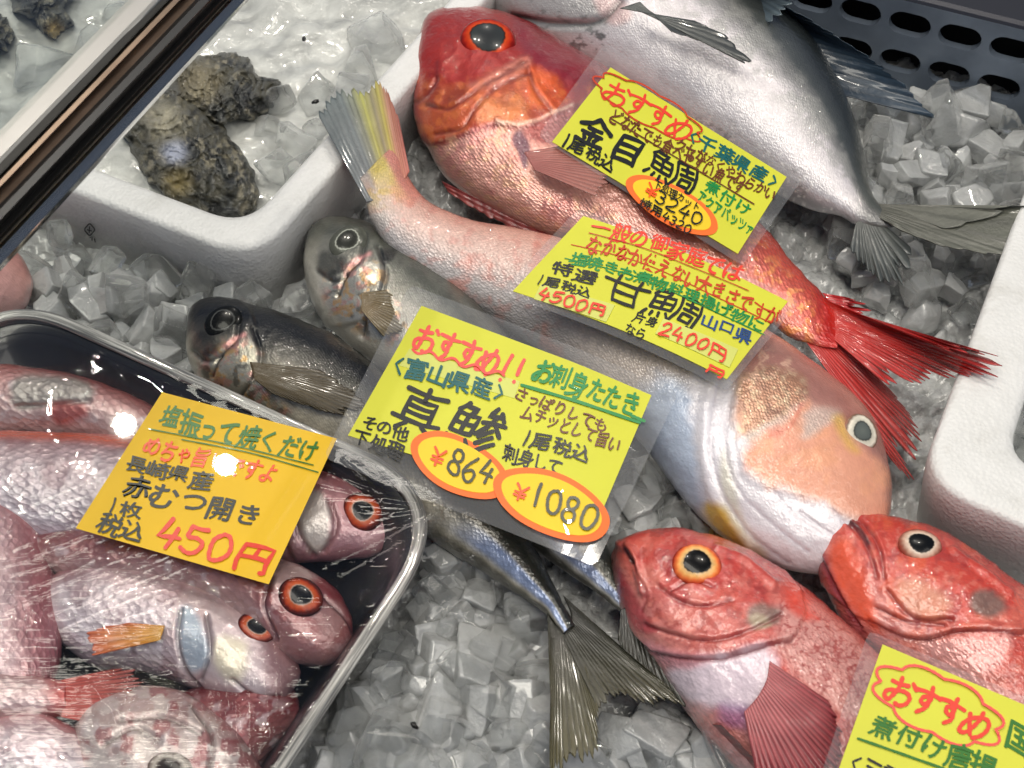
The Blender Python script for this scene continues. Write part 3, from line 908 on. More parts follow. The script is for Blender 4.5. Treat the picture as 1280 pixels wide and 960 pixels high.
# ------------------------------------------------------------------ tilefish
f = Fish('tilefish', 'pale pink tilefish with salmon cheeks and forked yellowish tail, under two signs', 'fish', [
    (494, 182, 448, 226, .002, .064), (502, 200, 454, 244, .006, .061), (513, 226, 462, 272, .011, .055), (537, 258, 488, 312, .016, .046), (580, 281, 535, 352, .021, .038), (650, 298, 600, 390, .026), (745, 322, 685, 440, .031), (840, 355, 760, 510, .034), (920, 400, 815, 570, .036),
    (985, 440, 860, 630, .036), (1040, 478, 905, 672, .034), (1085, 520, 955, 700, .030), (1108, 575, 1000, 714, .025), (1114, 625, 1040, 717, .017), (1102, 668, 1070, 706, .009), (1088, 686, 1080, 696, .003)],
    z=0.034, nu=420, nv=180, mat='skin_fine')
f.grad([(0, (150, 96, 84)), (.15, (204, 138, 122)), (.4, (218, 170, 154)), (.62, (214, 184, 174)), (.8, (206, 198, 196)), (1, (180, 178, 182))])
f.met[:] = .10
f.blot((226, 140, 122), .5, .2, 34, 3, .6, 1 - sstep(700, 800, f.px))
f.blot((196, 116, 104), .56, .14, 12, 8, .35, 1 - sstep(680, 760, f.px))
f.mix((196, 178, 150), .6*sstep(500, 440, f.px)); f.blot((206, 170, 50), .5, .16, 10, 21, .6, sstep(510, 470, f.px)*sstep(270, 240, f.py))
mid = sstep(640, 780, f.px); f.mix((206, 194, 184), mid*sstep(.35, .62, f.v)*.9)
chest = f.poly([(822, 470), (880, 500), (905, 540), (890, 620), (850, 640), (780, 560)], (178, 192, 214), 16, .95, 8)
thro = f.poly([(862, 470), (905, 455), (930, 520), (935, 585), (965, 605), (1030, 626), (1062, 650), (1100, 660), (1080, 700), (1010, 720), (930, 700), (885, 640), (868, 560)], (222, 218, 224), 9, .95, 8)
f.scl *= 1 - .9*np.maximum(chest, thro)
f.lump = .45
fore = f.poly([(905, 430), (985, 435), (1045, 478), (1090, 520), (1112, 570), (1116, 620), (1100, 600), (1066, 560), (1050, 520), (1010, 500), (985, 470), (930, 470)], (158, 104, 94), 16, .85, 8)
oper = f.poly([(922, 545), (916, 510), (925, 478), (960, 462), (1002, 468), (1008, 490), (985, 512), (950, 535)], (186, 136, 106), 8, .9, 8)
f.blot((236, 206, 170), .5, .16, 6, 14, .6, oper); f.blot((140, 104, 92), .58, .12, 13, 33, .45, oper)
f.met += oper*.4
f.blot((228, 186, 160), .52, .12, 7, 44, .7, f.area([(900, 440), (960, 440), (1000, 460), (930, 478), (905, 470)], 8))
cheek = f.poly([(931, 572), (944, 554), (975, 530), (1001, 506), (1012, 503), (999, 545), (1045, 528), (1063, 556), (1100, 578), (1110, 606), (1104, 652), (1064, 648), (1028, 626), (966, 608), (936, 590)], (226, 156, 126), 10, .92, 7)
f.scl *= 1 - .95*np.maximum(cheek, fore)
f.blot((206, 100, 84), .54, .16, 18, 5, .6, cheek*sstep(1010, 940, f.px)); f.blot((234, 166, 124), .5, .2, 24, 6, .5, cheek)
f.poly([(1003, 547), (1012, 518), (1030, 510), (1050, 513), (1040, 526), (1020, 540)], (200, 176, 164), 7, .75, 4)
f.poly([(1040, 526), (1052, 520), (1062, 548), (1072, 566), (1058, 560)], (214, 172, 58), 8, .7)
f.poly([(880, 628), (905, 636), (930, 668), (952, 700), (925, 696), (890, 664)], (206, 174, 40), 8, .9, 6)
f.poly([(905, 560), (918, 600), (930, 650), (960, 690), (945, 695), (915, 650), (900, 600)], (200, 196, 170), 6, .6)
f.plate([(922, 548), (914, 510), (922, 476), (960, 460), (1004, 466), (1012, 500), (1052, 518), (1105, 575), (1112, 625), (1100, 662), (1062, 652), (1026, 630), (962, 612), (930, 592)], .0010, 7)
for L, a_, w in (([(905, 452), (894, 500), (888, 560), (905, 620), (940, 670), (985, 704)], -.0022, 4), ([(922, 470), (910, 520), (908, 570), (925, 615), (960, 650), (1010, 690)], -.0018, 4),
              ([(1030, 628), (1052, 650), (1060, 668)], -.0020, 3), ([(1000, 640), (1040, 668), (1075, 690)], -.0024, 3), ([(965, 612), (990, 640), (1030, 668)], -.0012, 3)):
    f.ridge(L, a_*.2, w*.8); f.line(L, (176, 168, 178), w*.7, .45)
f.ridge([(898, 456), (884, 510), (880, 570), (897, 630), (935, 680)], .0012, 8)
f.line([(1001, 506), (990, 530), (960, 548)], (206, 110, 92), 3, .5)
f.build()
f.eye(1076, 541, 20, 25, -28, [(0, (96, 102, 98)), (.40, (84, 90, 88)), (.5, (60, 62, 60)), (.56, (190, 186, 172)), (.78, (214, 206, 190)), (.9, (120, 96, 82)), (1, (150, 104, 86))], .32, -.0026)
kt = sstep(262, 205, f.py)*sstep(545, 515, f.px)
for a_, b_, c_ in ((-.1, .34, (198, 124, 110)), (.34, .62, (202, 184, 92)), (.62, 1.1, (140, 140, 138))):
    f.mix(c_, kt*sstep(a_, a_ + .1, f.v)*sstep(b_ + .1, b_, f.v)*.85)
f.recolour()
f.fin([(512, 214), (500, 232), (484, 246), (458, 252)], [(497, 140), (470, 103), (456, 112), (430, 112), (410, 132), (398, 144)], .063, [.066, .070, .070, .070, .069, .067], (205, 160, 140), (178, 150, 130), 18, .05, name='tail_fin',
      cs=[(0, (190, 110, 98)), (.24, (196, 128, 104)), (.34, (190, 166, 76)), (.42, (160, 140, 110)), (.52, (186, 172, 84)), (.6, (140, 134, 112)), (.72, (118, 120, 122)), (1, (96, 100, 104))], seed=3, dark=.75, alpha=(1, .95))
f.fin([(880, 615), (905, 650)], [(878, 662), (905, 690), (950, 706)], .03, .012, (206, 176, 60), (206, 190, 120), 8, .08, name='pectoral_fin', alpha=(.9, .6))

# ------------------------------------------------------------------ big silver fish at the back
f = Fish('silver_fish', 'big silver fish with white belly and dark back, at the back', 'fish', [
    (560, -190, 548, -170, .004), (600, -200, 560, -70, .03), (700, -160, 600, -10, .045), (800, -105, 650, 42, .055), (880, -50, 740, 90, .055), (950, 0, 820, 140, .05), (1010, 60, 900, 190, .042), (1055, 130, 965, 232, .032), (1078, 190, 1018, 258, .02), (1084, 226, 1050, 268, .011), (1094, 252, 1072, 280, .008), (1112, 266, 1098, 284, .004), (1126, 276, 1120, 284, .001)],
    z=.04, nu=300, nv=150, mat='skin_fine')
f.grad([(0, (24, 28, 30)), (.35, (40, 45, 46)), (.46, (72, 76, 75)), (.53, (132, 131, 130)), (.60, (206, 200, 203)), (.7, (220, 214, 216)), (.85, (208, 204, 207)), (1, (180, 178, 180))])
f.scl[:] = .35; f.met[:] = .15; f.lump = .3
f.blot((150, 150, 146), .52, .14, 18, 3, .6, sstep(.44, .52, f.v)*sstep(.7, .6, f.v)); f.blot((36, 40, 42), .54, .14, 30, 9, .6, sstep(.4, .2, f.v))
sp = f.area([(800, 150), (900, 150), (1010, 230), (1060, 270), (980, 262), (850, 180)], 20)
f.blot((110, 108, 104), .60, .05, 6, 31, .9, sp*sstep(.45, .55, fbm(f.px/40, f.py/40, 8, 2))); f.blot((250, 248, 244), .64, .04, 5, 35, .9, sp)
f.met += .3*sp
f.blot((90, 92, 92), .62, .05, 7, 36, .9, f.area([(640, 0), (760, 0), (760, 60), (690, 60), (640, 30)], 12)); 
f.mix((140, 140, 138), .7*f.area([(600, -40), (740, -40), (765, 25), (700, 45), (640, 30)], 12))
f.poly([(740, -10), (770, -10), (790, 20), (770, 32), (752, 20)], (206, 178, 176), 5, .9)
f.line([(640, 22), (700, 30), (752, 24), (775, 0)], (60, 64, 62), 4, .7); f.ridge([(640, 22), (700, 30), (752, 24), (775, 0)], -.003, 5)
f.mix((84, 86, 80), .85*sstep(1056, 1090, f.px))
f.build()
f.fin([(775, 10), (800, 2)], [(870, 26), (915, 52), (938, 82), (905, 62), (840, 40)], .10, [.098, .096, .092, .094, .098], (96, 98, 94), (58, 62, 62), 10, .04, name='pectoral_fin', dark=.7)
f.fin([(900, -20), (960, 20), (1010, 70), (1050, 118)], [(985, 8), (1050, 48), (1120, 98), (1168, 148)], [.062, .06, .055, .05], [.085, .075, .06, .04], (30, 42, 54), (52, 70, 86), 14, .05, name='second_dorsal_fin', alpha=(1, .9), dark=.7)
f.fin([(890, -40), (925, -10)], [(925, -40), (985, 0), (962, 32)], .075, [.11, .10, .085], (40, 50, 58), (92, 106, 114), 10, .1, name='dorsal_fin', alpha=(.95, .8))
f.fin([(1092, 252), (1086, 264)], [(1180, 286), (1300, 268), (1300, 300), (1200, 312), (1130, 290)], .044, [.05, .062, .058, .05, .045], (74, 74, 64), (96, 98, 88), 12, .05, name='tail_fin', dark=.6)
f.fin([(1092, 270), (1070, 278)], [(1140, 310), (1118, 352), (1092, 342), (1062, 310)], .042, [.034, .03, .03, .036], (104, 106, 102), (70, 76, 76), 12, .1, name='tail_fin', dark=.5)

# ------------------------------------------------------------------ two horse mackerel
def mackerel(st, label, back, mid, belly, dx, dy, olive, z, milky):
    f = Fish('horse_mackerel', label, 'fish', st, z=z, nu=340, nv=120, mat='skin_dark', group='horse mackerel under the big sign')
    f.grad([(0, back), (.40, [b*1.1 for b in back]), (.54, mid), (.70, belly), (1, belly)])
    f.scl[:] = .5; f.met[:] = .35; f.lump = .6
    hd = sstep(300 + dx, 290 + dx, f.px)
    P_ = lambda pts: [(x + dx, y + dy) for x, y in pts]
    hk = f.area(P_([(225, 375), (300, 375), (330, 415), (312, 470), (300, 530), (225, 470)]), 8)
    f.scl *= 1 - .8*hk
    ir = f.area(P_([(252, 448), (275, 430), (300, 428), (322, 440), (330, 470), (380, 540), (300, 520), (262, 490)]), 8, 6)
    f.mix([min(255, c*1.05) for c in belly], ir*.7)
    f.blot((226, 176, 110), .54, .1, 7, 3, .75, ir); f.blot((222, 150, 140), .56, .1, 9, 13, .6, ir); f.blot((70, 66, 58), .58, .1, 9, 19, .6, ir)
    f.met += ir*.4
    f.poly(P_([(246, 418), (262, 415), (276, 428), (268, 446), (250, 448), (242, 436)]), [b*.6 for b in back], 5, .8, 4)
    for L, a_ in ((P_([(300, 395), (296, 425), (278, 445), (268, 470)]), -.0014), (P_([(318, 412), (326, 440), (318, 470), (300, 500), (296, 520)]), -.002), (P_([(243, 440), (262, 452), (278, 446)]), -.0012)):
        f.ridge(L, a_, 3); f.line(L, [b*.5 for b in back], 2.5, .7)
    f.plate(P_([(225, 370), (300, 375), (322, 412), (328, 440), (318, 470), (300, 500), (225, 500)]), .0014, 3)
    f.poly(P_([(318, 418), (332, 410), (340, 414), (334, 426), (322, 432)]), (24, 24, 22), 3, .9, 2)
    f.line(P_([(282, 434), (296, 424), (306, 420)]), (214, 150, 146), 3, .8)
    # ribs showing along the belly
    rib = (np.sin((f.px*0.94 + f.py*.35)/5.2)*.5 + .5)*sstep(.66, .76, f.v)*sstep(.98, .9, f.v)*sstep(310 + dx, 350 + dx, f.px)
    f.mix([min(255, c*1.18) for c in belly], rib*.6); f.h += rib*.0006
    f.blot([b*.8 for b in back], .52, .16, 10, 23, .5, sstep(.5, .3, f.v))
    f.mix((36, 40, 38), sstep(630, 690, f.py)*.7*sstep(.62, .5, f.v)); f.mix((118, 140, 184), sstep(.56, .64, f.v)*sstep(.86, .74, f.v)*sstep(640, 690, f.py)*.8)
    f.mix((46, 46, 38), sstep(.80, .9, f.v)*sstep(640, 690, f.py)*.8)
    f.line([(430 + dx, 470 + dy), (520 + dx, 540 + dy), (620 + dx, 660 + dy)], (60, 60, 50), 6, .4)
    f.build()
    f.eye(279 + dx, 402 + dy, 25, 19, -28, [(0, [b*.55 for b in back]), (.42, [b*.5 for b in back]), (.55, [b*.75 for b in back]), (.60, [min(255, b*1.5 + 60) for b in back]), (.66, [b*1.0 for b in back]), (.85, [b*.9 for b in back]), (1, [b*1.0 for b in back])], .3, -.0028)
    return f
M1 = mackerel([(382, 318, 382, 330, .002), (391, 291, 385, 352, .011), (410, 279, 398, 388, .018), (450, 284, 430, 425, .024), (510, 318, 480, 465, .027), (575, 365, 530, 512, .027), (640, 430, 575, 560, .026), (690, 510, 610, 610, .024), (722, 590, 645, 662, .018), (748, 652, 690, 704, .012), (772, 708, 742, 740, .007), (796, 752, 780, 768, .004), (806, 770, 794, 780, .001)],
    'grey horse mackerel, lighter one, its head beside the oyster box', (84, 86, 78), (142, 140, 130), (194, 190, 178), 156, -100, 0, .026, .3)  # paler colours include the milky glass reflection over this fish
M1.fin([(452, 366), (452, 388)], [(482, 362), (503, 386), (502, 412), (478, 420)], .056, [.054, .05, .049, .05], (124, 106, 74), (100, 88, 60), 16, .05, name='pectoral_fin', dark=.5)
M1.fin([(788, 728), (796, 750), (776, 762)], [(812, 800), (862, 868), (872, 886), (846, 876), (800, 840), (780, 815), (772, 800)], .036, [.034, .032, .031, .031, .032, .033, .034], (22, 23, 21), (36, 36, 24), 22, .06, name='tail_fin', alpha=(1, .98), dark=.7)
M2 = mackerel([(234, 425, 236, 437, .002), (240, 396, 240, 455, .011), (254, 382, 260, 486, .018), (300, 384, 298, 512, .024), (370, 405, 348, 542, .027), (440, 440, 408, 568, .027), (500, 490, 452, 600, .027), (560, 560, 496, 640, .025), (620, 628, 548, 680, .021), (655, 668, 598, 710, .016), (684, 712, 645, 742, .011, .032), (706, 758, 688, 772, .006, .037), (718, 782, 704, 792, .0015, .039)],
    'dark charcoal horse mackerel in front, its head beside the wrapped tray', (17, 18, 17), (74, 72, 66), (186, 180, 164), 0, 0, 0, .026, 0)
M2.fin([(312, 452), (318, 474)], [(400, 462), (452, 508), (430, 516), (380, 506), (340, 492)], .056, [.056, .054, .053, .053, .053], (84, 70, 42), (62, 52, 28), 20, .04, name='pectoral_fin', dark=.5)
M2.fin([(704, 744), (712, 772), (696, 778)], [(790, 820), (846, 874), (800, 872), (765, 868), (748, 888)], .038, [.042, .040, .040, .041, .041], (26, 26, 20), (56, 52, 26), 22, .07, name='tail_fin', alpha=(1, .98), dark=.7, seed=5, split=.5)
M2.fin([(712, 768), (700, 780), (684, 766)], [(748, 884), (740, 940), (715, 950), (697, 962), (688, 880)], .038, [.041, .040, .038, .036, .038], (30, 29, 20), (74, 68, 32), 22, .07, name='tail_fin', alpha=(1, .96), dark=.7, seed=6, split=.5)

# ------------------------------------------------------------------ two rockfish
def squiggle(f, c, where, sc, seed, w=.05, amt=.8):
    q = fbm(f.px/sc, f.py/sc, seed, 3)
    f.mix(c, sstep(w, 0, np.abs(q - .5))*amt*where)
f = Fish('rockfish', 'whole red rockfish with round black eye, left of the pair at the bottom', 'fish', [
    (774, 688, 767, 700, .004), (790, 680, 769, 722, .014), (835, 673, 782, 768, .022), (890, 682, 808, 822, .029), (945, 707, 842, 868, .033), (1000, 741, 885, 922, .035), (1055, 783, 935, 980, .035), (1110, 838, 1000, 1040, .033), (1170, 920, 1080, 1085, .028), (1250, 1020, 1180, 1120, .018), (1320, 1110, 1290, 1150, .008), (1345, 1140, 1335, 1156, .003)],
    z=.03, nu=420, nv=190, mat='skin_rock', group='red rockfish at the bottom right')
f.grad([(0, (166, 46, 36)), (.3, (184, 58, 48)), (.6, (190, 76, 68)), (.8, (196, 124, 118)), (1, (190, 146, 146))])
f.met[:] = .05; f.lump = .8; f.h += (fbm(f.px/6, f.py/6, 77, 3) - .5)*.00035
f.blot((208, 122, 110), .50, .2, 30, 71, .45); f.blot((136, 34, 32), .55, .16, 9, 72, .35); f.blot((220, 146, 134), .58, .14, 6, 73, .3)
hd = f.area([(740, 660), (900, 670), (960, 715), (1000, 750), (985, 800), (940, 800), (890, 820), (820, 815), (770, 740)], 10)
f.scl *= 1 - .85*hd
bod = f.area([(975, 735), (1090, 810), (1120, 900), (1045, 890), (985, 830), (970, 790)], 12)
f.mix((206, 150, 142), bod*.85); squiggle(f, (150, 44, 40), bod, 11, 3, .07, .8); squiggle(f, (150, 44, 40), bod, 19, 13, .05, .6)
f.blot((206, 100, 84), .52, .16, 22, 5, .5, hd); f.blot((140, 40, 36), .56, .12, 12, 8, .5, hd)
f.blot((216, 130, 116), .56, .1, 12, 28, .6, f.area([(800, 720), (840, 710), (900, 770), (880, 800), (810, 770)], 14))
wh = f.poly([(832, 838), (896, 822), (945, 808), (970, 820), (968, 850), (938, 886), (896, 886), (850, 866)], (222, 206, 216), 9, .95, 6)
f.poly([(808, 800), (840, 812), (890, 822), (880, 832), (840, 838), (815, 822)], (216, 150, 160), 7, .7, 4)
f.scl *= 1 - .7*wh
f.poly([(898, 880), (935, 880), (950, 900), (930, 912), (900, 902)], (150, 96, 150), 8, .6, 6)
f.poly([(934, 764), (950, 758), (972, 768), (968, 784), (945, 790), (934, 782)], (112, 96, 86), 6, .85, 5); f.poly([(936, 775), (950, 772), (962, 786), (944, 790)], (176, 160, 132), 4, .7, 4)
f.poly([(975, 735), (1010, 750), (1020, 775), (985, 770)], (222, 66, 40), 8, .7, 6)
f.poly([(767, 699), (780, 716), (812, 770), (826, 790), (800, 786), (776, 742)], (168, 62, 70), 4, .8)
gl = ([(812, 782), (845, 794), (882, 802), (938, 790), (975, 772)], [(818, 816), (850, 822), (896, 824), (945, 812), (990, 802)], [(793, 702), (802, 722), (811, 746), (806, 764)], [(784, 685), (790, 698), (795, 706)], [(825, 735), (850, 752), (880, 760), (915, 752)], [(840, 740), (862, 728), (890, 735)])
for i, L in enumerate(gl):
    f.ridge(L, -.0013 if i < 2 else -.0009, 2.4); f.line(L, (116, 24, 26), 2.0, .7, 2.5); f.ridge([(x + 1, y - 6) for x, y in L], .0006, 4)
f.plate([(740, 660), (900, 660), (1000, 740), (990, 800), (945, 811), (896, 823), (850, 821), (815, 812), (760, 740)], .002, 3)
f.line([(786, 690), (793, 704)], (40, 8, 10), 3.6, .95)
f.ridge([(778, 684), (790, 690), (800, 715), (806, 740)], .002, 5)
f.ridge([(895, 690), (930, 705), (965, 735)], .002, 5)
f.build()
f.eye(871, 706, 31, 26, 10, [(0, (6, 6, 7)), (.50, (10, 10, 11)), (.54, (20, 14, 10)), (.58, (206, 170, 120)), (.70, (232, 176, 104)), (.84, (226, 120, 62)), (.94, (196, 76, 44)), (1, (150, 44, 30))], .5, -.002)
f.fin([(962, 826), (958, 850), (946, 872), (930, 890)], [(1036, 876), (1050, 922), (1040, 966), (1005, 992), (948, 985)], [.068, .066, .062, .058], [.066, .064, .06, .055, .05], (190, 108, 110), (132, 28, 38), 20, .05, name='pectoral_fin', dark=.5, ridge=.0008)
f.fin([(880, 905), (915, 945), (950, 985)], [(902, 906), (945, 950), (990, 1000)], .030, .05, (150, 24, 30), (126, 16, 22), 8, .04, name='pelvic_fin')
f = Fish('rockfish', 'orange red rockfish beside the right foam box, its snout against the tilefish chin', 'fish', [
    (1034, 656, 1022, 668, .004), (1056, 647, 1022, 688, .012), (1105, 656, 1033, 738, .02), (1165, 669, 1060, 788, .026), (1220, 704, 1110, 832, .03), (1280, 752, 1170, 884, .032), (1350, 810, 1240, 945, .03), (1430, 880, 1350, 985, .02), (1490, 930, 1450, 985, .008), (1510, 950, 1495, 975, .003)],
    z=.036, nu=360, nv=160, mat='skin_rock', group='red rockfish at the bottom right')
f.grad([(0, (172, 48, 34)), (.3, (190, 58, 42)), (.6, (196, 74, 60)), (.8, (208, 140, 132)), (1, (176, 86, 88))])
f.met[:] = .06; f.lump = .8; f.h += (fbm(f.px/6, f.py/6, 78, 3) - .5)*.00035
f.blot((212, 122, 102), .52, .2, 26, 71, .45); f.blot((136, 34, 32), .55, .16, 9, 72, .35); f.blot((222, 140, 122), .58, .14, 6, 73, .3)
hd = f.area([(1000, 630), (1180, 650), (1230, 720), (1276, 790), (1198, 788), (1149, 798), (1085, 778), (1030, 720)], 10)
f.scl *= 1 - .8*hd
f.blot((212, 92, 56), .52, .16, 22, 5, .6, hd); f.blot((150, 44, 40), .57, .1, 14, 8, .6, hd)
f.poly([(1040, 680), (1070, 690), (1090, 740), (1100, 790), (1060, 750), (1040, 710)], (226, 84, 44), 8, .8, 5)
f.poly([(1122, 725), (1160, 730), (1190, 755), (1170, 775), (1135, 760)], (204, 142, 112), 10, .7, 8)
f.poly([(1214, 745), (1240, 742), (1256, 760), (1240, 774), (1216, 764)], (104, 92, 84), 6, .85, 5)
f.poly([(1022, 664), (1032, 690), (1056, 745), (1078, 790), (1062, 775), (1038, 730), (1022, 690)], (128, 34, 56), 5, .85)
ch = f.poly([(1150, 806), (1198, 796), (1262, 796), (1250, 830), (1215, 850), (1180, 840)], (220, 158, 152), 8, .9, 6)
f.met += ch*.35
for i, L in enumerate(([(1088, 776), (1120, 792), (1149, 800), (1198, 790), (1276, 793)], [(1058, 654), (1072, 668), (1083, 684), (1092, 706), (1097, 724)], [(1064, 648), (1084, 664), (1100, 690), (1106, 724)], [(1030, 700), (1050, 742), (1075, 785)], [(1110, 740), (1140, 772), (1190, 776)], [(1096, 760), (1130, 776), (1180, 782)])):
    f.ridge(L, -.0012, 2.4); f.line(L, (112, 22, 26), 2.0, .7, 2.5); f.ridge([(x + 2, y - 6) for x, y in L], .0006, 4)
f.line([(1056, 651), (1074, 664), (1086, 682)], (50, 10, 14), 3.2, .9)
f.plate([(1000, 630), (1180, 640), (1300, 740), (1276, 792), (1198, 789), (1149, 799), (1085, 777), (1020, 720)], .0018, 3)
f.ridge([(1190, 690), (1225, 715), (1262, 745)], .0018, 5)
f.build()
f.eye(1150, 682, 28, 20, 14, [(0, (10, 12, 14)), (.52, (14, 16, 18)), (.56, (30, 24, 20)), (.6, (206, 188, 170)), (.76, (196, 160, 140)), (.9, (150, 96, 80)), (1, (140, 60, 46))], .5, -.002)
# ================================================================== wrapped tray with red fish
M['tray'] = simple('black_tray', (0.012, 0.012, 0.014), 0.3, coat=0.4)
def wrinkle_bump(nt):
    pos = node(nt, 'ShaderNodeNewGeometry').outputs['Position']
    mp = node(nt, 'ShaderNodeMapping'); mp.inputs['Rotation'].default_value = (0, 0, 0.55); mp.inputs['Scale'].default_value = (22, 260, 60)
    nt.links.new(pos, mp.inputs['Vector'])
    n = noise_n(nt, 1.0, 3, 0.6, mp.outputs[0], 0.6)
    msk = node(nt, 'ShaderNodeAttribute', attribute_name='Wr').outputs['Fac']
    return bump_n(nt, math_n(nt, 'MULTIPLY', n, msk), 0.34, 0.0014)
M['wrap'] = clear_film('cling_wrap', 0.02, 0.008, 1.05, (0.985, 0.985, 0.985), bump=wrinkle_bump)
M['wrap_rim'] = None
def rim_mat():
    m, nt, b, out = new_mat('rolled_wrap_rim')
    pos = node(nt, 'ShaderNodeNewGeometry').outputs['Position']
    sw = node(nt, 'ShaderNodeAttribute', attribute_name='SW').outputs['Vector']
    n = noise_n(nt, 1.0, 4, 0.6, sw, 0.4)
    r = ramp(nt, n, [(0.38, (0.10, 0.10, 0.095)), (0.55, (0.40, 0.39, 0.36)), (0.72, (0.72, 0.71, 0.66))])
    nt.links.new(r.outputs[0], b.inputs['Base Color'])
    b.inputs['Roughness'].default_value = 0.3; b.inputs['Metallic'].default_value = 0.0
    b.inputs['Coat Weight'].default_value = 1.0; b.inputs['Coat Roughness'].default_value = 0.05
    nt.links.new(bump_n(nt, n, 0.4, 0.002), b.inputs['Normal'])
    return m
M['wrap_rim'] = rim_mat()
RZ = 0.054
TQ = [at(x, y, RZ) for x, y in ((-10, 362), (572, 624), (215, 1165), (-365, 900))]
tray = tag(empty('wrapped_tray'), 'black tray of red fish sealed in clear wrap, lower left', 'tray')
def lp(q, r, z):
    l = rquad(q, r, 14).copy(); l[:, 2] = z; return l
R_ = 0.06
loops = [lp(inset(TQ, .022), R_*.8, .002), lp(inset(TQ, .006), R_, RZ - .006), lp(inset(TQ, .001), R_, RZ - .003), lp(inset(TQ, .0035), R_, RZ - .003),
         lp(inset(TQ, .009), R_, RZ - .010), lp(inset(TQ, .026), R_*.8, .006)]
n = len(loops[0]); V = np.vstack(loops); F = grid_faces(len(loops), n, True).tolist()
F.append(list(range(n))[::-1]); F.append(list(range(len(V) - n, len(V))))
mesh_obj('tray_shell', V, F, M['tray'], tray)
# rim: a rolled edge of wrap, slightly uneven
path = rquad(TQ, R_, 14)
seg = []
for i in range(len(path)):
    p, q = path[i], path[(i + 1) % len(path)]
    k = max(1, int(np.linalg.norm(q - p)/.002))
    seg += [p + (q - p)*t/k for t in range(k)]
path = np.array(seg); npth = len(path)
tan = np.roll(path, -1, 0) - np.roll(path, 1, 0); tan /= np.linalg.norm(tan, axis=1, keepdims=True)
nor = np.cross(tan, [0, 0, 1.0])
a_ = np.linspace(0, 2*math.pi, 16, endpoint=False)
sarc = np.arange(npth)
rad = .0029*(1 + .18*(fbm(sarc/30., sarc*0., 3, 3) - .5)*2)
Vr = path[:, None] + rad[:, None, None]*(np.cos(a_)[None, :, None]*nor[:, None]*1.25 + np.sin(a_ + .0)[None, :, None]*np.array([0, 0, .85]))
Vr += (0.0007*(fbm(np.repeat(sarc, 16)/22., np.tile(np.arange(16), npth)*.8, 6, 3) - .5)).reshape(npth, 16)[..., None]*np.array([0, 0, 1.0])
Fr = grid_faces(npth, 16, True); last = np.array([[(npth-1)*16 + j, (npth-1)*16 + (j+1) % 16, (j+1) % 16, j] for j in range(16)])
mesh_obj('rim', Vr.reshape(-1, 3), np.vstack([Fr, last]), M['wrap_rim'], tray, attrs={'SW': np.stack([np.repeat(sarc*.035, 16), np.tile(np.cos(a_)*2.2, npth), np.tile(np.sin(a_)*2.2, npth)], 1)})

# fish in the tray
def tray_fish(label, st, z, stops, feats=None, **kw):
    f = Fish('red_seaperch', label, 'fish', st, z=z, nu=210, nv=90, mat='skin_big', group='red fish inside the wrapped tray', **kw)
    f.grad(stops); f.met[:] = .3; f.scl[:] = .6; f.lump = .5
    f.blot((112, 44, 56), .56, .16, 24, 7, .35); f.blot((232, 222, 226), .58, .14, 15, 9, .4, sstep(.25, .5, f.v))
    if feats: feats(f)
    f.build()
    return f
SP = [(0, (150, 62, 62)), (.2, (176, 112, 114)), (.45, (204, 182, 186)), (.75, (208, 198, 206)), (1, (176, 160, 170))]
RB = [(0, (112, 40, 44)), (.3, (134, 62, 64)), (.6, (162, 112, 112)), (1, (190, 172, 170))]
ring_o = [(0, (14, 14, 16)), (.40, (22, 22, 24)), (.46, (14, 12, 10)), (.50, (170, 150, 136)), (.55, (190, 92, 50)), (.74, (168, 62, 32)), (.84, (96, 34, 22)), (1, (48, 28, 28))]
def ft1(f):
    f.poly([(20, 475), (70, 468), (112, 482), (116, 500), (70, 505), (20, 510)], (150, 148, 142), 6, .85, 5)
    f.poly([(60, 505), (100, 502), (110, 520), (70, 530)], (168, 66, 58), 6, .8, 4)
    f.ridge([(20, 508), (70, 506), (112, 500)], -.002, 3)
tray_fish('red fish along the top rim inside the wrapped tray', [(-130, 452, -130, 530, .012), (-60, 448, -60, 548, .018), (20, 462, 10, 548, .02), (90, 474, 80, 550, .02), (160, 496, 140, 560, .018), (220, 530, 200, 575, .014), (270, 560, 255, 585, .008), (285, 570, 280, 580, .003)], .022, [(0, (126, 60, 62)), (.3, (170, 96, 92)), (.6, (196, 160, 158)), (1, (190, 170, 172))], ft1)
def ft2(f):
    f.line([(-60, 548), (0, 541), (60, 543), (125, 547), (170, 556)], (224, 96, 52), 7, .85, 2)
    f.mix((132, 70, 96), .5*sstep(640, 690, f.py)*sstep(260, 200, f.px))
    hk = f.area([(330, 560), (400, 575), (450, 600), (490, 640), (480, 690), (380, 710), (345, 690), (330, 640)], 6)
    f.mix((150, 70, 76), hk*.7); f.scl *= 1 - .85*hk
    f.poly([(372, 622), (395, 612), (412, 640), (408, 680), (388, 690), (372, 660)], (196, 190, 184), 6, .9, 4)
    f.poly([(356, 600), (385, 590), (400, 605), (380, 616)], (176, 92, 92), 6, .6)
    for L in ([(380, 612), (370, 640), (376, 672), (392, 695)], [(412, 625), (420, 660), (405, 690)], [(352, 610), (350, 660), (365, 700)]):
        f.ridge(L, -.0018, 3); f.line(L, (92, 44, 46), 2.5, .7)
f2 = tray_fish('silver pink fish with orange edge inside the tray, its head by the far corner', [(-150, 575, -150, 640, .012), (-60, 552, -60, 665, .017), (0, 543, 0, 680, .02), (100, 545, 95, 692, .021), (200, 548, 190, 702, .021), (300, 562, 290, 708, .021), (380, 580, 370, 704, .019), (440, 600, 432, 700, .016), (488, 622, 476, 690, .010), (512, 645, 508, 664, .003)], .027, SP, ft2)
f2.eye(453, 640, 27, 24, 25, ring_o, .4, -.003)
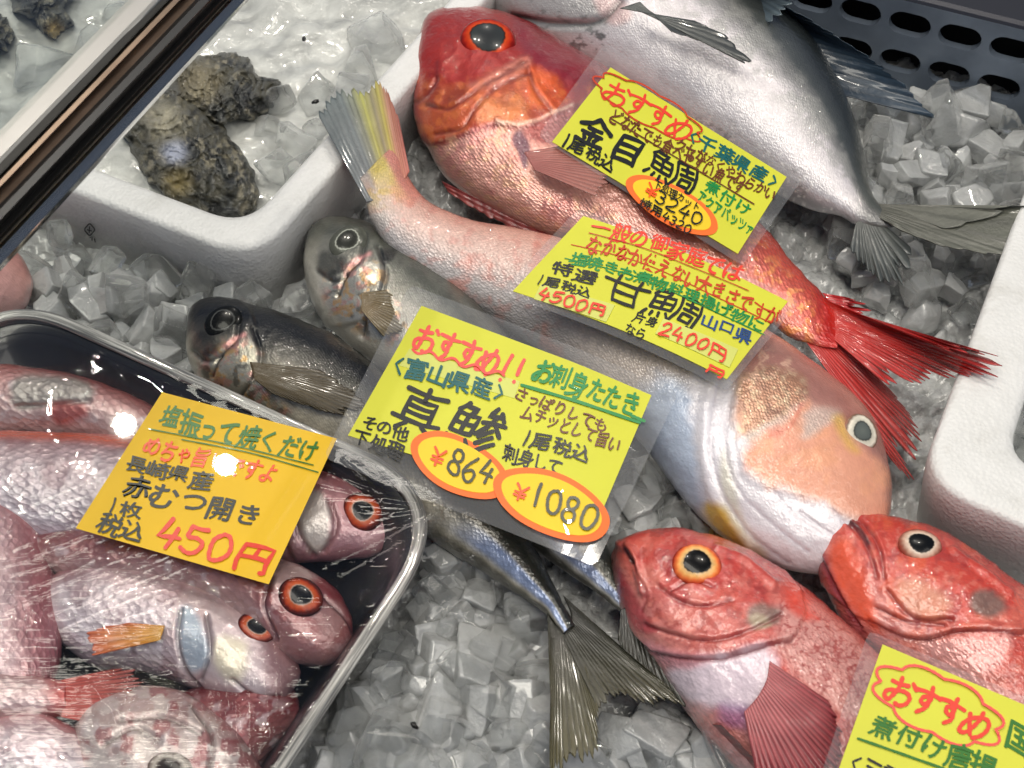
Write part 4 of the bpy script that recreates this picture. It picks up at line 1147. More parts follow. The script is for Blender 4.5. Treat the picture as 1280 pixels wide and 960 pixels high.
def ft5(f):
    f.mix((150, 92, 108), .5*sstep(20, 70, f.px)); f.line([(45, 645), (68, 700), (80, 770), (78, 830)], (130, 60, 56), 4, .6)
tray_fish('pale pink fish body at the left edge inside the tray', [(-70, 600, -90, 610, .003), (-10, 612, -100, 660, .014), (42, 648, -110, 700, .02), (68, 705, -110, 770, .022), (80, 770, -110, 830, .022), (76, 832, -100, 880, .018), (52, 868, -60, 900, .012), (20, 890, -10, 905, .004)], .029, SP, ft5)
def ft4(f):
    hk = f.area([(225, 740), (300, 740), (370, 800), (368, 860), (300, 885), (240, 860), (215, 800)], 6)
    f.scl *= 1 - .85*hk; f.mix((170, 150, 150), hk*.5)
    f.poly([(222, 765), (240, 758), (256, 790), (258, 830), (240, 840), (224, 815)], (156, 172, 188), 6, .9, 4)
    f.poly([(270, 800), (310, 805), (300, 850), (270, 840)], (214, 206, 180), 9, .8, 5)
    for L in ([(226, 762), (222, 800), (232, 840), (250, 862)], [(258, 770), (262, 815), (250, 850)], [(290, 850), (320, 872), (350, 872)]):
        f.ridge(L, -.0018, 3); f.line(L, (70, 60, 66), 2.5, .7)
    f.mix((120, 60, 64), .7*f.area([(330, 790), (380, 790), (380, 880), (340, 880)], 14))
f4 = tray_fish('silvery fish with yellow orange side fin in the middle of the tray', [(40, 740, 40, 770, .006), (80, 716, 70, 800, .014), (130, 696, 110, 832, .019), (200, 700, 172, 840, .021), (260, 725, 232, 858, .021), (312, 748, 290, 882, .019), (352, 785, 345, 884, .013), (372, 825, 366, 862, .006), (376, 840, 374, 850, .002)], .024, SP, ft4)
f4.eye(322, 784, 26, 20, 12, ring_o, .35, -.002)
f4.fin([(206, 782), (200, 800)], [(160, 778), (110, 796), (112, 815), (150, 812)], .046, [.0455, .044, .043, .044], (206, 150, 40), (196, 96, 60), 9, .05, name='pectoral_fin', dark=.6)
def ft3(f):
    hk = f.area([(320, 690), (400, 715), (460, 780), (450, 830), (380, 830), (330, 790)], 6)
    f.scl *= 1 - .85*hk; f.mix((120, 44, 46), hk*.6)
    f.poly([(325, 705), (370, 700), (400, 722), (375, 730), (340, 735)], (188, 168, 164), 8, .6, 6)
    f.poly([(395, 760), (420, 750), (432, 775), (415, 800), (398, 790)], (168, 132, 128), 7, .6, 5)
    for L in ([(340, 720), (330, 755), (345, 800)], [(405, 745), (440, 780), (448, 800)]):
        f.ridge(L, -.0016, 3); f.line(L, (62, 22, 26), 2.5, .7)
f3 = tray_fish('dark red fish with round orange eye by the tray rim', [(40, 672, 40, 700, .006), (100, 664, 90, 726, .012), (200, 672, 190, 742, .017), (270, 684, 262, 760, .019), (335, 698, 318, 796, .021), (395, 718, 374, 830, .018), (428, 746, 412, 830, .012), (443, 776, 436, 812, .006), (446, 790, 444, 798, .002)], .031, RB, ft3)
f3.eye(376, 746, 29, 24, 25, ring_o, .42, -.002)
def ft6(f): f.mix((186, 150, 146), .6); f.mix((172, 60, 52), sstep(40, 80, f.px)*.9)
f6 = tray_fish('fish lying across the tray with a ragged red tail', [(-160, 800, -160, 930, .018), (-60, 822, -60, 922, .017), (0, 836, 0, 906, .013), (45, 846, 45, 898, .009), (85, 852, 85, 895, .006)], .034, SP, ft6)
f6.fin([(76, 850), (80, 872), (76, 896)], [(150, 834), (176, 852), (168, 872), (178, 890), (150, 912)], .038, [.042, .041, .04, .04, .038], (182, 66, 54), (150, 70, 62), 16, .12, name='tail_fin', seed=12, alpha=(1, .75), split=.6)
tray_fish('dark red fish squeezed along the right rim at the bottom of the tray', [(220, 870, 210, 910, .006), (260, 856, 235, 960, .013), (300, 842, 262, 1000, .016), (340, 838, 290, 1000, .016), (362, 852, 316, 970, .012), (372, 872, 346, 930, .006), (374, 886, 366, 904, .002)], .018, [(0, (96, 34, 38)), (.4, (120, 52, 54)), (.7, (140, 84, 84)), (1, (150, 110, 108))])
def ft7(f):
    f.scl *= .4; f.blot((206, 196, 190), .5, .16, 20, 5, .6); f.blot((140, 56, 60), .54, .12, 18, 15, .7)
    for L in ([(150, 900), (200, 895), (250, 915)], [(130, 930), (170, 910), (200, 925)], [(240, 880), (265, 920), (262, 960)]):
        f.ridge(L, -.002, 3.4); f.line(L, (92, 80, 76), 2.5, .7)
f7 = tray_fish('grey white fish head at the bottom of the tray', [(96, 905, 90, 925, .004), (120, 878, 96, 980, .014), (165, 858, 140, 1030, .02), (215, 860, 200, 1060, .021), (268, 888, 258, 1052, .02), (310, 930, 306, 1030, .015), (332, 970, 330, 1004, .006), (336, 982, 335, 992, .002)], .026, [(0, (150, 92, 90)), (.3, (176, 150, 146)), (.6, (190, 176, 172)), (1, (170, 156, 152))], ft7)
f7.eye(212, 960, 28, 20, 0, [(0, (30, 28, 28)), (.5, (60, 52, 48)), (.7, (190, 182, 172)), (1, (96, 80, 74))], .35, -.002)
tray_fish('rounded silvery fish body in the bottom left corner of the tray', [(-110, 912, -110, 1000, .018), (0, 898, 0, 1012, .02), (60, 896, 66, 1012, .019), (100, 915, 106, 1000, .013), (118, 944, 120, 974, .005), (121, 955, 121, 962, .002)], .030, SP)

# clear wrap stretched over the rim
nx_, ny_ = 470, 430
u, v = np.meshgrid(np.linspace(-1, 1, nx_), np.linspace(-1, 1, ny_))
r0 = 0.12
cu = np.maximum(np.abs(u) - (1 - r0), 0)/r0; cv = np.maximum(np.abs(v) - (1 - r0), 0)/r0
L_ = np.hypot(cu, cv); f_ = np.where(L_ > 1e-9, np.maximum(cu, cv)/np.maximum(L_, 1e-9), 1)
uu = np.where(cu > 0, np.sign(u)*((1 - r0) + r0*cu*np.where(cv > 0, f_, 1)), u); vv = np.where(cv > 0, np.sign(v)*((1 - r0) + r0*cv*np.where(cu > 0, f_, 1)), v)
uu = (uu + 1)/2; vv = (vv + 1)/2
q = inset(TQ, .001)
P = ((1-uu)*(1-vv))[..., None]*q[0] + (uu*(1-vv))[..., None]*q[1] + (uu*vv)[..., None]*q[2] + ((1-uu)*vv)[..., None]*q[3]
P = P.reshape(-1, 3)
edge = np.minimum(np.minimum(uu, 1-uu), np.minimum(vv, 1-vv)).ravel()
P[:, 2] = RZ + .0038 - .0026*sstep(0, .045, edge)
wx, wy = proj(P)
flat = sstep(95, 45, np.hypot(wx-150, (wy-517)*1.2))            # taut spot
hz = np.zeros(len(P))
rw = random.Random(5)
def crease(p, q, amp, w):
    global hz
    p = np.array(p, float); q = np.array(q, float)
    m_ = (p + q)/2 + np.array([rw.uniform(-6, 6), rw.uniform(-6, 6)])
    d = pdist(wx, wy, [p, m_, q])
    hz = hz + amp*np.exp(-(d/w)**2)
for k in range(11):
    a0 = math.radians(150 + k*9 + rw.uniform(-4, 4)); ln = rw.uniform(70, 190)
    crease((548, 636), (548 + math.cos(a0)*ln, 636 - math.sin(a0)*ln*.6), .0009, 2.4)
for k in range(13):
    x0 = 258 + k*8 + rw.uniform(-4, 4)
    crease((x0, 745 + rw.uniform(0, 40)), (x0 + rw.uniform(-4, 16), 880 + rw.uniform(0, 80)), .0011, 1.9)
for k in range(34):
    x0, y0 = rw.uniform(-20, 200), rw.uniform(600, 800); ln = rw.uniform(40, 130)
    crease((x0, y0), (x0 + ln, y0 - ln*.42), .0006, 1.8)
for k in range(22):
    x0, y0 = rw.uniform(0, 360), rw.uniform(800, 960); ln = rw.uniform(20, 70); an = rw.uniform(0, 6.28)
    crease((x0, y0), (x0 + ln*math.cos(an), y0 + ln*math.sin(an)), .0008, 2.0)
for k in range(9):
    x0 = rw.uniform(20, 480); crease((x0, 395 + x0*.42), (x0 + 50, 415 + x0*.42 + rw.uniform(20, 60)), .0004, 2.2)
hz += .0009*(fbm(wx/38, wy/38, 41, 3) - .5)*(1 - flat) + .0004*(fbm(wx/18, wy/18, 43, 2) - .5)*sstep(560, 700, wy)
P[:, 2] += hz*(1 - flat)*sstep(0, .02, edge)
wr = (0.15 + .85*sstep(560, 720, wy) + .6*np.exp(-((wx-470)**2 + (wy-640)**2)/90**2))*(1 - flat)
mesh_obj('wrap_film', P, grid_faces(ny_, nx_)[:, ::-1], M['wrap'], tray, attrs={'Wr': wr})
# loose wrap gathered outside the far corner
ga_, gb_ = np.meshgrid(np.linspace(0, 1, 60), np.linspace(0, 1, 50))
bx_ = 548 + (ga_*150) - gb_*90; by_ = 628 + ga_*42 + gb_*130
bz_ = .05 - .030*ga_ - .012*gb_ + .010*(fbm(ga_*5, gb_*5, 3, 3) - .5) + .004*np.sin(ga_*9 + gb_*7)
Wg = at_arr(bx_.ravel(), by_.ravel(), bz_.ravel())
mesh_obj('loose_wrap', Wg, grid_faces(50, 60), M['wrap'], tray, attrs={'Wr': np.full(3000, 2.0)})

# ------------------------------------------------------------------ pink fish at the left edge
f = Fish('pink_fish', 'blunt end of a pale pink fish at the left edge under the rail', 'fish', [(-160, 290, -160, 420, .03), (-60, 284, -60, 424, .034), (0, 296, -10, 416, .028), (26, 316, 14, 398, .018), (38, 338, 32, 380, .008), (41, 352, 40, 362, .003)], z=.025, nu=120, nv=60, mat='skin_fine')
f.grad([(0, (176, 110, 104)), (.5, (202, 150, 142)), (1, (190, 150, 146))]); f.scl[:] = .3; f.build()

# ------------------------------------------------------------------ oysters
def oyster_mat():
    m, nt, b, out = new_mat('oyster_shell')
    col = node(nt, 'ShaderNodeAttribute', attribute_name='Col').outputs['Color']
    pos = node(nt, 'ShaderNodeNewGeometry').outputs['Position']
    n = noise_n(nt, 260, 5, 0.7, pos)
    vm = node(nt, 'ShaderNodeVectorMath', operation='SCALE'); nt.links.new(col, vm.inputs[0]); nt.links.new(math_n(nt, 'ADD', math_n(nt, 'MULTIPLY', n, 1.3), .35), vm.inputs['Scale'])
    nt.links.new(vm.outputs[0], b.inputs['Base Color']); b.inputs['Roughness'].default_value = .5
    b.inputs['Coat Weight'].default_value = .4; b.inputs['Coat Roughness'].default_value = .2
    nt.links.new(bump_n(nt, n, .8, .003), b.inputs['Normal'])
    return m
M['oyster'] = oyster_mat()
def oyster(label, pts, hinge, z, h, seed, spots=()):
    pts = np.array(pts, float); cen = pts.mean(0)
    O = crom(np.vstack([pts, pts[:1]]), 181)[:-1]
    na = len(O); nr = 60
    ang = np.arange(na)
    O = O + (O - cen)/np.linalg.norm(O - cen, axis=1)[:, None]*(15*(fbm(ang/5., ang*0., seed, 3) - .5))[:, None]
    t = np.linspace(0, 1, nr)
    X = cen[0] + t[:, None]*(O[None, :, 0] - cen[0]); Y = cen[1] + t[:, None]*(O[None, :, 1] - cen[1])
    X, Y = X.ravel(), Y.ravel(); T = np.repeat(t, na)
    dh = np.hypot(X - hinge[0], Y - hinge[1]); dmax = dh.max()
    wv = dh + 60*(fbm(X/34, Y/34, seed + 3, 4) - .5)
    lay = (wv/(11 + 9*fbm(X/30, Y/30, seed + 31, 2))) % 1.0                                            # stepped growth layers
    Z = z + h*np.sqrt(np.clip(1 - T**2.4, 0, 1)) + .0020*(lay - .5)*sstep(0, .15, T)*sstep(.35, .6, fbm(X/22, Y/22, seed + 9, 2)) + .016*(fbm(X/17, Y/17, seed + 7, 5) - .5)
    W = at_arr(X, Y, Z)
    lo = at_arr(X[-na:], Y[-na:], np.full(na, z - .006))
    q = fbm(X/16, Y/16, seed + 11, 4); q2 = fbm(X/7, Y/7, seed + 13, 3)
    dark, olive, cream, grey = (np.array(lin(*c)) for c in ((30, 32, 31), (72, 70, 58), (176, 168, 144), (92, 94, 91)))
    col = dark + (olive - dark)*sstep(.4, .58, q)[:, None]
    col = col + (grey - col)*(sstep(.55, .9, lay)*.55)[:, None]
    col = col + (cream - col)*(sstep(.52, .66, q2)*sstep(.38, .56, fbm(X/40, Y/40, seed + 21, 2))*.5)[:, None]
    for (sx, sy, sr, c, am) in spots:
        k_ = np.exp(-(((X - sx)**2 + (Y - sy)**2)/sr**2)**1.5)*am; col = col + (np.array(lin(*c)) - col)*k_[:, None]
    n = nr*na
    F = np.vstack([grid_faces(nr, na, True), np.array([[(nr-1)*na + i, (nr-1)*na + (i+1) % na, n + (i+1) % na, n + i] for i in range(na)])])
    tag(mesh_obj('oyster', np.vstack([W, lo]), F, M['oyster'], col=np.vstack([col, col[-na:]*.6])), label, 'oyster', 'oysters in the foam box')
oyster('rough dark oyster lying across behind the pale one in the foam box', [(214, 98), (236, 72), (262, 70), (306, 70), (324, 92), (350, 107), (341, 127), (324, 144), (297, 153), (276, 158), (245, 135), (206, 118)], (345, 105), .030, .013, 5, [(250, 104, 26, (176, 164, 130), .45)])
oyster('grey olive oyster with pale blue spot beside the foam box rim', [(151, 166), (166, 192), (206, 245), (245, 262), (284, 271), (315, 267), (321, 236), (306, 192), (280, 162), (254, 136), (214, 109), (184, 127)], (205, 120), .030, .014, 15, [(218, 190, 15, (176, 182, 200), .95), (222, 228, 18, (168, 150, 96), .5), (205, 150, 26, (190, 184, 160), .55)])
oyster('oyster in the top left corner beyond the rail, larger of two', [(9, -6), (15, 12), (40, 22), (55, 40), (70, 47), (90, 30), (85, 10), (92, -20), (50, -45), (14, -30)], (40, -40), .03, .02, 25, [(68, 38, 12, (206, 176, 110), .7)])
oyster('oyster at the far left edge beyond the rail, smaller of two', [(-40, 10), (-10, 16), (6, 22), (18, 40), (12, 56), (-10, 68), (-45, 60)], (-40, 30), .03, .016, 35)
# dark specks
for i, (x, y, z, w) in enumerate(((380, 48, .034, 'near the top of the oyster box'), (394, 127, .034, 'in the oyster box near the rim'), (518, 907, .022, 'on the ice right of the tray'))):
    bm = bmesh.new(); bmesh.ops.create_icosphere(bm, subdivisions=2, radius=.0014)
    for vtx in bm.verts: vtx.co *= 1 + .35*random.uniform(-1, 1); vtx.co.y *= 1.7
    me = bpy.data.meshes.new('speck'); bm.to_mesh(me); bm.free(); me.materials.append(M['rubber'])
    o = bpy.data.objects.new('speck', me); o.location = at(x, y, z); o.rotation_euler = (0, 0, i*2.0); C.objects.link(o)
    tag(o, 'tiny black speck ' + w, 'speck')
# printed recycling mark on the box front
fa, fb = lq[0], lq[1]
fd = (fb - fa)/np.linalg.norm(fb - fa); fn = np.array([-fd[1], fd[0], 0])
if fn[1] > 0: fn = -fn
n_w = fn*np.cos(.13) + np.array([0, 0, -np.sin(.13)])           # the wall leans in towards its foot
o_w = fa + fn*(-.003) + np.array([0, 0, -.016]) + n_w*.0012
def wall_pt(x, y):
    d = ray(x, y); return CAM + d*(((o_w - CAM) @ n_w)/(d @ n_w))
def mark_line(pts, w):
    pts = np.array(pts, float); d = np.gradient(pts, axis=0); d /= np.linalg.norm(d, axis=1)[:, None]; nn = np.stack([-d[:, 1], d[:, 0]], 1)*w/2
    V = [wall_pt(*p) for p in pts + nn] + [wall_pt(*p) for p in pts - nn]; k = len(pts)
    return V, [[i, i+1, k+i+1, k+i] for i in range(k-1)]
Vm, Fm = [], []
th = np.linspace(0, 2*math.pi, 22)
for pts, w in ((np.stack([112 + 5.5*np.cos(th)*(1 + .12*np.cos(4*th)), 287 + 6.5*np.sin(th)*(1 + .12*np.cos(4*th))], 1), 1.6), ([(108.5, 287), (115, 289)], 1.6), ([(112, 283), (111.5, 291)], 1.4), ([(112, 297), (115, 296), (115, 301)], 1.5), ([(118, 298), (119, 303)], 1.4)):
    V_, F_ = mark_line(pts, w); k = len(Vm); Vm += V_; Fm += [[i + k for i in q_] for q_ in F_]
mesh_obj('printed_mark', Vm, Fm, simple('mark_ink', (.02, .022, .03), .5), lbox, smooth=False)
# ================================================================== price signs with hand lettering
def ink(name, c, rough=0.35): return simple(name, lin(*c), rough, coat=0.5, coat_r=0.03)
INK = {'black': ink('black_ink', (18, 18, 16)), 'red': ink('red_ink', (226, 62, 40)), 'orange': ink('orange_ink', (240, 84, 22)),
       'pink': ink('coral_ink', (236, 84, 74)), 'green': ink('green_ink', (20, 132, 60)), 'teal': ink('teal_ink', (14, 92, 92)),
       'brown': ink('brown_ink', (104, 52, 18)), 'blue': ink('blue_ink', (30, 66, 120)), 'dgreen': ink('dark_green_ink', (44, 110, 28)),
       'sienna': ink('sienna_ink', (196, 60, 20)), 'grey': ink('grey_ink', (62, 62, 40))}
def card_mat(name, c, wavy=0.05):
    m, nt, b, out = new_mat(name)
    n = noise_n(nt, 22, 3, 0.5, node(nt, 'ShaderNodeNewGeometry').outputs['Position'])
    cl = lin(*c)
    r = ramp(nt, n, [(0.3, [x * 0.95 for x in cl]), (0.7, [min(1, x * 1.04) for x in cl])])
    nt.links.new(r.outputs[0], b.inputs['Base Color'])
    b.inputs['Roughness'].default_value = 0.5
    b.inputs['Coat Weight'].default_value = 1.0
    b.inputs['Coat Roughness'].default_value = 0.008
    n2 = noise_n(nt, 30, 2, 0.5, node(nt, 'ShaderNodeNewGeometry').outputs['Position'])
    nt.links.new(bump_n(nt, n2, wavy, 0.006), b.inputs['Coat Normal'])
    return m
M['card'] = card_mat('lime_yellow_card', (208, 208, 48))
M['card_orange'] = card_mat('golden_yellow_card', (232, 186, 8), 0.0)
M['patch'] = card_mat('pale_lime_patch', (206, 210, 104))
M['sticker'] = card_mat('yellow_sticker', (236, 200, 12))
M['sticker_rim'] = card_mat('orange_sticker_rim', (250, 110, 22))
M['laminate'] = clear_film('laminate_film', 0.08, 0.0, 1.2, (1, 1, 1), milk=0.045)

STROKES = {
 'お': [[(1,3.2),(6.5,2.6)], [(3.6,.8),(3.6,6.5),(2.6,8.8),(1,8),(1.2,6.6),(3.5,5.2),(6.5,4.8),(8.6,6),(8.6,8),(6.5,9.4),(5.2,9)], [(7.5,1.5),(9.2,3)]],
 'す': [[(.6,2.6),(9.4,2.3)], [(5.6,.4),(5.7,5.5),(4.6,6.6),(3.4,5.8),(3.6,4.4),(5,4),(5.9,5.2),(5.8,7.6),(4,9.8)]],
 'め': [[(2,2),(3,5),(5,8.4)], [(6,1),(5,4.5),(3,8),(1.4,8.2),(1,6.2),(2.6,3.6),(5.5,2.6),(8.2,3.4),(9,5.8),(8,8.4),(6,9.4)]],
 '!': [[(5.6,.8),(5,6.5)], [(4.8,8.8),(4.8,9.2)]],
 '真': [[(1,1.6),(9,1.6)],[(5,.2),(5,2.6)],[(2.4,3),(2.4,7.2)],[(2.4,3),(7.6,3),(7.6,7.2)],[(2.4,4.4),(7.6,4.4)],[(2.4,5.8),(7.6,5.8)],[(.4,7.5),(9.6,7.5)],[(3.4,8),(1.4,9.9)],[(6.4,8),(8.8,9.9)]],
 '金': [[(5,.3),(3.2,2.4),(.4,4.4)],[(5,.3),(7,2.4),(9.8,4)],[(3,4.2),(7,4.2)],[(2,6.2),(8,6.2)],[(5,4.2),(5,9.2)],[(3,7),(3.6,8.2)],[(7.2,6.8),(6.4,8.4)],[(1,9.5),(9,9.5)]],
 '目': [[(2,1),(2,9.4)],[(2,1),(8,1),(8,9.4)],[(2,3.8),(8,3.8)],[(2,6.4),(8,6.4)],[(2,9),(8,9)]],
 '甘': [[(.4,3),(9.6,3)],[(2.8,.8),(2.8,9)],[(7.2,.8),(7.2,9)],[(2.8,5.8),(7.2,5.8)],[(2.8,8.8),(7.2,8.8)]],
 '円': [[(2,1.2),(1.8,9.4)],[(2,1.2),(8.4,1.2),(8.4,9),(7.4,9.2)],[(2,5),(8.4,5)],[(5.2,1.2),(5.2,5)]],
 '0': [[(5,.8),(2.2,2.4),(1.4,5.6),(2.8,8.8),(5.4,9),(7.8,7),(8.4,3.8),(7,1.2),(5,.8)]],
 '1': [[(5.6,.6),(5,9.4)]], '2': [[(1.4,2.6),(3.6,.8),(6.6,1),(7.2,3),(5,6),(1,9),(8.6,9)]],
 '3': [[(1.6,1.4),(5,.7),(7.2,2),(6.4,4),(3.6,4.6),(6.8,5),(7.8,7),(6,9),(1.6,8.8)]],
 '4': [[(4.4,.4),(1,6.2),(8.8,6)],[(7,3.2),(5.8,9.8)]],
 '5': [[(2.2,1),(1.6,4.6),(5,4),(7.8,5.6),(7,8.4),(4,9.4),(1,8.8)],[(2.2,1),(8.4,.8)]],
 '6': [[(6.4,.6),(3,3.6),(1.6,7),(3.6,9.2),(7,8.8),(7.8,6.6),(5.6,5.2),(2.2,6.6)]],
 '8': [[(5,.6),(2.8,1.4),(2.4,3.2),(5,4.9),(7.6,3.2),(7.2,1.4),(5,.6)],[(5,4.9),(2.2,6.2),(1.8,8),(5,9.5),(8.2,8),(7.8,6.2),(5,4.9)]],
 '¥': [[(1,.8),(5,4.6),(9,.8)],[(5,4.6),(5,9.6)],[(1.4,5.4),(8.6,5.4)],[(1.4,7.3),(8.6,7.3)]],
 '<': [[(7,1.5),(3,5),(7,8.5)]], '>': [[(3,1.5),(7,5),(3,8.5)]],
 '一': [[(.5,5),(9.5,5)]],
}
_fish = [[(2.2,.2),(.6,2.2)],[(1.6,1),(4,1),(3,2.4)],[(.8,2.6),(.8,6.4)],[(.8,2.6),(4.7,2.6),(4.7,6.4)],[(.8,4.5),(4.7,4.5)],[(2.75,2.6),(2.75,6.4)],[(.8,6.4),(4.7,6.4)],[(.7,7.6),(.1,9.3)],[(1.9,7.8),(1.8,9.1)],[(3.1,7.8),(3.3,9.1)],[(4.3,7.6),(5.1,9.2)]]
STROKES['鯵'] = _fish + [[(7.4,.2),(6.2,2),(8.8,1.8)],[(8.3,1),(9.2,2.6)],[(5.6,3.4),(9.9,3.4)],[(7.6,2.2),(6.8,4.4),(5.4,6)],[(8,3.6),(9.9,5.8)],[(8.2,4.9),(6.2,6.5)],[(8.7,6.2),(6.2,8)],[(9.5,7.4),(6,9.9)]]
STROKES['鯛'] = _fish + [[(5.9,.8),(5.9,6),(5.3,9.6)],[(5.9,.8),(9.8,.8),(9.8,9.3),(9,9)],[(6.7,2.6),(9.1,2.6)],[(7.8,1.6),(7.8,4.2)],[(6.6,4.3),(9.2,4.3)],[(6.9,5.7),(6.9,8)],[(6.9,5.7),(8.9,5.7),(8.9,7.9),(6.9,7.9)]]
CURVY = set('おすめ0235684!')

_glyphs = {}
def glyph(ch):
    if ch not in _glyphs:
        c = bpy.data.curves.new('glyph', 'FONT'); c.body = ch; c.resolution_u = 3; c.offset = 0.006
        o = bpy.data.objects.new('glyph', c); C.objects.link(o)
        bpy.context.view_layer.update()
        e = o.evaluated_get(bpy.context.evaluated_depsgraph_get()); me = e.to_mesh()
        X = np.array([v.co[:2] for v in me.vertices]) if len(me.vertices) else np.zeros((0, 2))
        F = [list(p.vertices) for p in me.polygons]
        e.to_mesh_clear(); bpy.data.objects.remove(o); bpy.data.curves.remove(c)
        _glyphs[ch] = (X, F)
    return _glyphs[ch]

class Sign:
    def __init__(s, name, label, corners, zs, curl=None):
        """corners TL TR BR BL in photo pixels; zs heights of TL, TR, BL; the card's plane runs through them"""
        s.root = empty(name); tag(s.root, label, 'price sign', 'price signs among the fish')
        s.c = [np.array(c, float) for c in corners]
        a, b, d = at(*corners[0], zs[0]), at(*corners[1], zs[1]), at(*corners[3], zs[2])
        n = np.cross(d - a, b - a); n /= np.linalg.norm(n)
        if n[2] < 0: n = -n
        s.o, s.n = a, n
        s.curl = curl
        s.k = 0
    def on(s, px, py, lift=0.0):
        px = np.asarray(px, float); py = np.asarray(py, float)
        d = FWD[None] + np.outer((px - 640.0) / FPX, [1.0, 0, 0]) + np.outer((480.0 - py) / FPX, UPV)
        t = ((s.o - CAM) @ s.n) / (d @ s.n)
        P = CAM[None] + d * t[:, None]
        h = np.full(len(px), lift)
        if s.curl is not None: h = h + s.curl(px, py)
        return P + h[:, None] * s.n
    def sheet(s, name, mat, quad, lift, n=26, m=20, th=0.0003, rad=0.0, parent=None, mask=None):
        """a thin sheet with the outline quad (photo pixels), optionally with rounded corners"""
        q = [np.array(p, float) for p in quad]
        u, v = np.meshgrid(np.linspace(0, 1, n), np.linspace(0, 1, m)); u = u.ravel(); v = v.ravel()
        if rad:                                            # pull grid corners in
            U, Vv = 2*u - 1, 2*v - 1
            au, av = np.abs(U), np.abs(Vv); k = rad
            cx, cy_ = np.maximum(au - (1 - k), 0) / k, np.maximum(av - (1 - k), 0) / k
            L = np.hypot(cx, cy_); mx_ = np.maximum(cx, cy_)
            f = np.where(L > 1e-9, mx_ / np.maximum(L, 1e-9), 1)
            au = np.where(cx > 0, np.minimum(au, 1 - k) + k * cx * np.where(cy_ > 0, f, 1), au)
            av = np.where(cy_ > 0, np.minimum(av, 1 - k) + k * cy_ * np.where(cx > 0, f, 1), av)
            u = (np.sign(U) * au + 1) / 2; v = (np.sign(Vv) * av + 1) / 2
        P2 = ((1-u)*(1-v))[:, None]*q[0] + (u*(1-v))[:, None]*q[1] + (u*v)[:, None]*q[2] + ((1-u)*v)[:, None]*q[3]
        T = s.on(P2[:, 0], P2[:, 1], lift); B = s.on(P2[:, 0], P2[:, 1], lift - th)
        F = grid_faces(m, n)
        k = len(T)
        F2 = F[:, ::-1] + k
        ring = list(range(n)) + [r*n + n - 1 for r in range(1, m)] + [m*n - 1 - i for i in range(1, n)] + [r*n for r in range(m - 2, 0, -1)]
        E = [[ring[i], ring[i] + k, ring[(i+1) % len(ring)] + k, ring[(i+1) % len(ring)]] for i in range(len(ring))]
        F = np.vstack([F[:, ::-1], F2[:, ::-1], np.array(E)])
        return mesh_obj(name, np.vstack([T, B]), F, mat, parent or s.root, smooth=False)
    def disc(s, name, mat, cx, cy, ax, bx, lift, parent=None, n=72, th=0.0003):
        """ellipse with centre (cx,cy) and half axes ax, bx (pixel vectors)"""
        a = np.linspace(0, 2*math.pi, n, endpoint=False)
        w = 1 + 0.012*np.sin(3*a + cx) + 0.01*np.sin(5*a + cy)
        ex = cx + (ax[0]*np.cos(a) + bx[0]*np.sin(a))*w; ey = cy + (ax[1]*np.cos(a) + bx[1]*np.sin(a))*w
        px = np.concatenate([[cx], cx + (ex-cx)*.5, ex]); py = np.concatenate([[cy], cy + (ey-cy)*.5, ey])
        T = s.on(px, py, lift); B = s.on(ex, ey, lift - th)
        F = []
        k = len(T)
        for i in range(n):
            j = (i+1) % n
            F += [[0, 1+i, 1+j], [1+i, 1+n+i, 1+n+j, 1+j], [1+n+i, k+i, k+j, 1+n+j]]
        return mesh_obj(name, np.vstack([T, B]), F, mat, parent or s.root, smooth=False)
    def ribbons(s, lines, w, lift):
        """pen strokes: list of photo-pixel polylines -> verts, faces"""
        Vs, Fs, k = [], [], 0
        for L in lines:
            L = np.asarray(L, float)
            d = np.diff(L, axis=0); ln = np.hypot(d[:, 0], d[:, 1])
            keep = np.concatenate([[True], ln > 1e-6]); L = L[keep]
            if len(L) < 2: L = np.vstack([L, L + [0.6, 0.3]])
            d = np.gradient(L, axis=0); d /= np.maximum(np.hypot(d[:, 0], d[:, 1]), 1e-9)[:, None]
            e0 = L[0] - d[0]*w*.38; e1 = L[-1] + d[-1]*w*.38
            L = np.vstack([e0, L, e1]); d = np.vstack([d[:1], d, d[-1:]])
            nn = np.stack([-d[:, 1], d[:, 0]], 1)
            ww = w * (0.5 + 0.06*np.sin(np.arange(len(L))*1.7 + L[0, 0]))
            ww[0] *= .55; ww[-1] *= .5
            a = L + nn*ww[:, None]; b = L - nn*ww[:, None]
            s.k += 1
            lf = lift + 0.000012 * (s.k % 40)
            P = s.on(np.concatenate([a[:, 0], b[:, 0]]), np.concatenate([a[:, 1], b[:, 1]]), lf) + np.outer(np.tile(np.arange(len(L)), 2)*4e-6, s.n)
            n = len(L)
            Vs.append(P); Fs += [[k+i, k+i+1, k+n+i+1, k+n+i] for i in range(n-1)]; k += 2*n
        return np.vstack(Vs), Fs
    def pen(s, color, lines, w, lift=0.0009, name='pen_line', smooth=True):
        out = []
        for L in lines:
            L = np.asarray(L, float)
            out.append(L if len(L) > 40 else crom(L, max(8, len(L)*6)))
        V, F = s.ribbons(out, w, lift)
        return mesh_obj(name, V, F, INK[color], s.root, smooth=False)
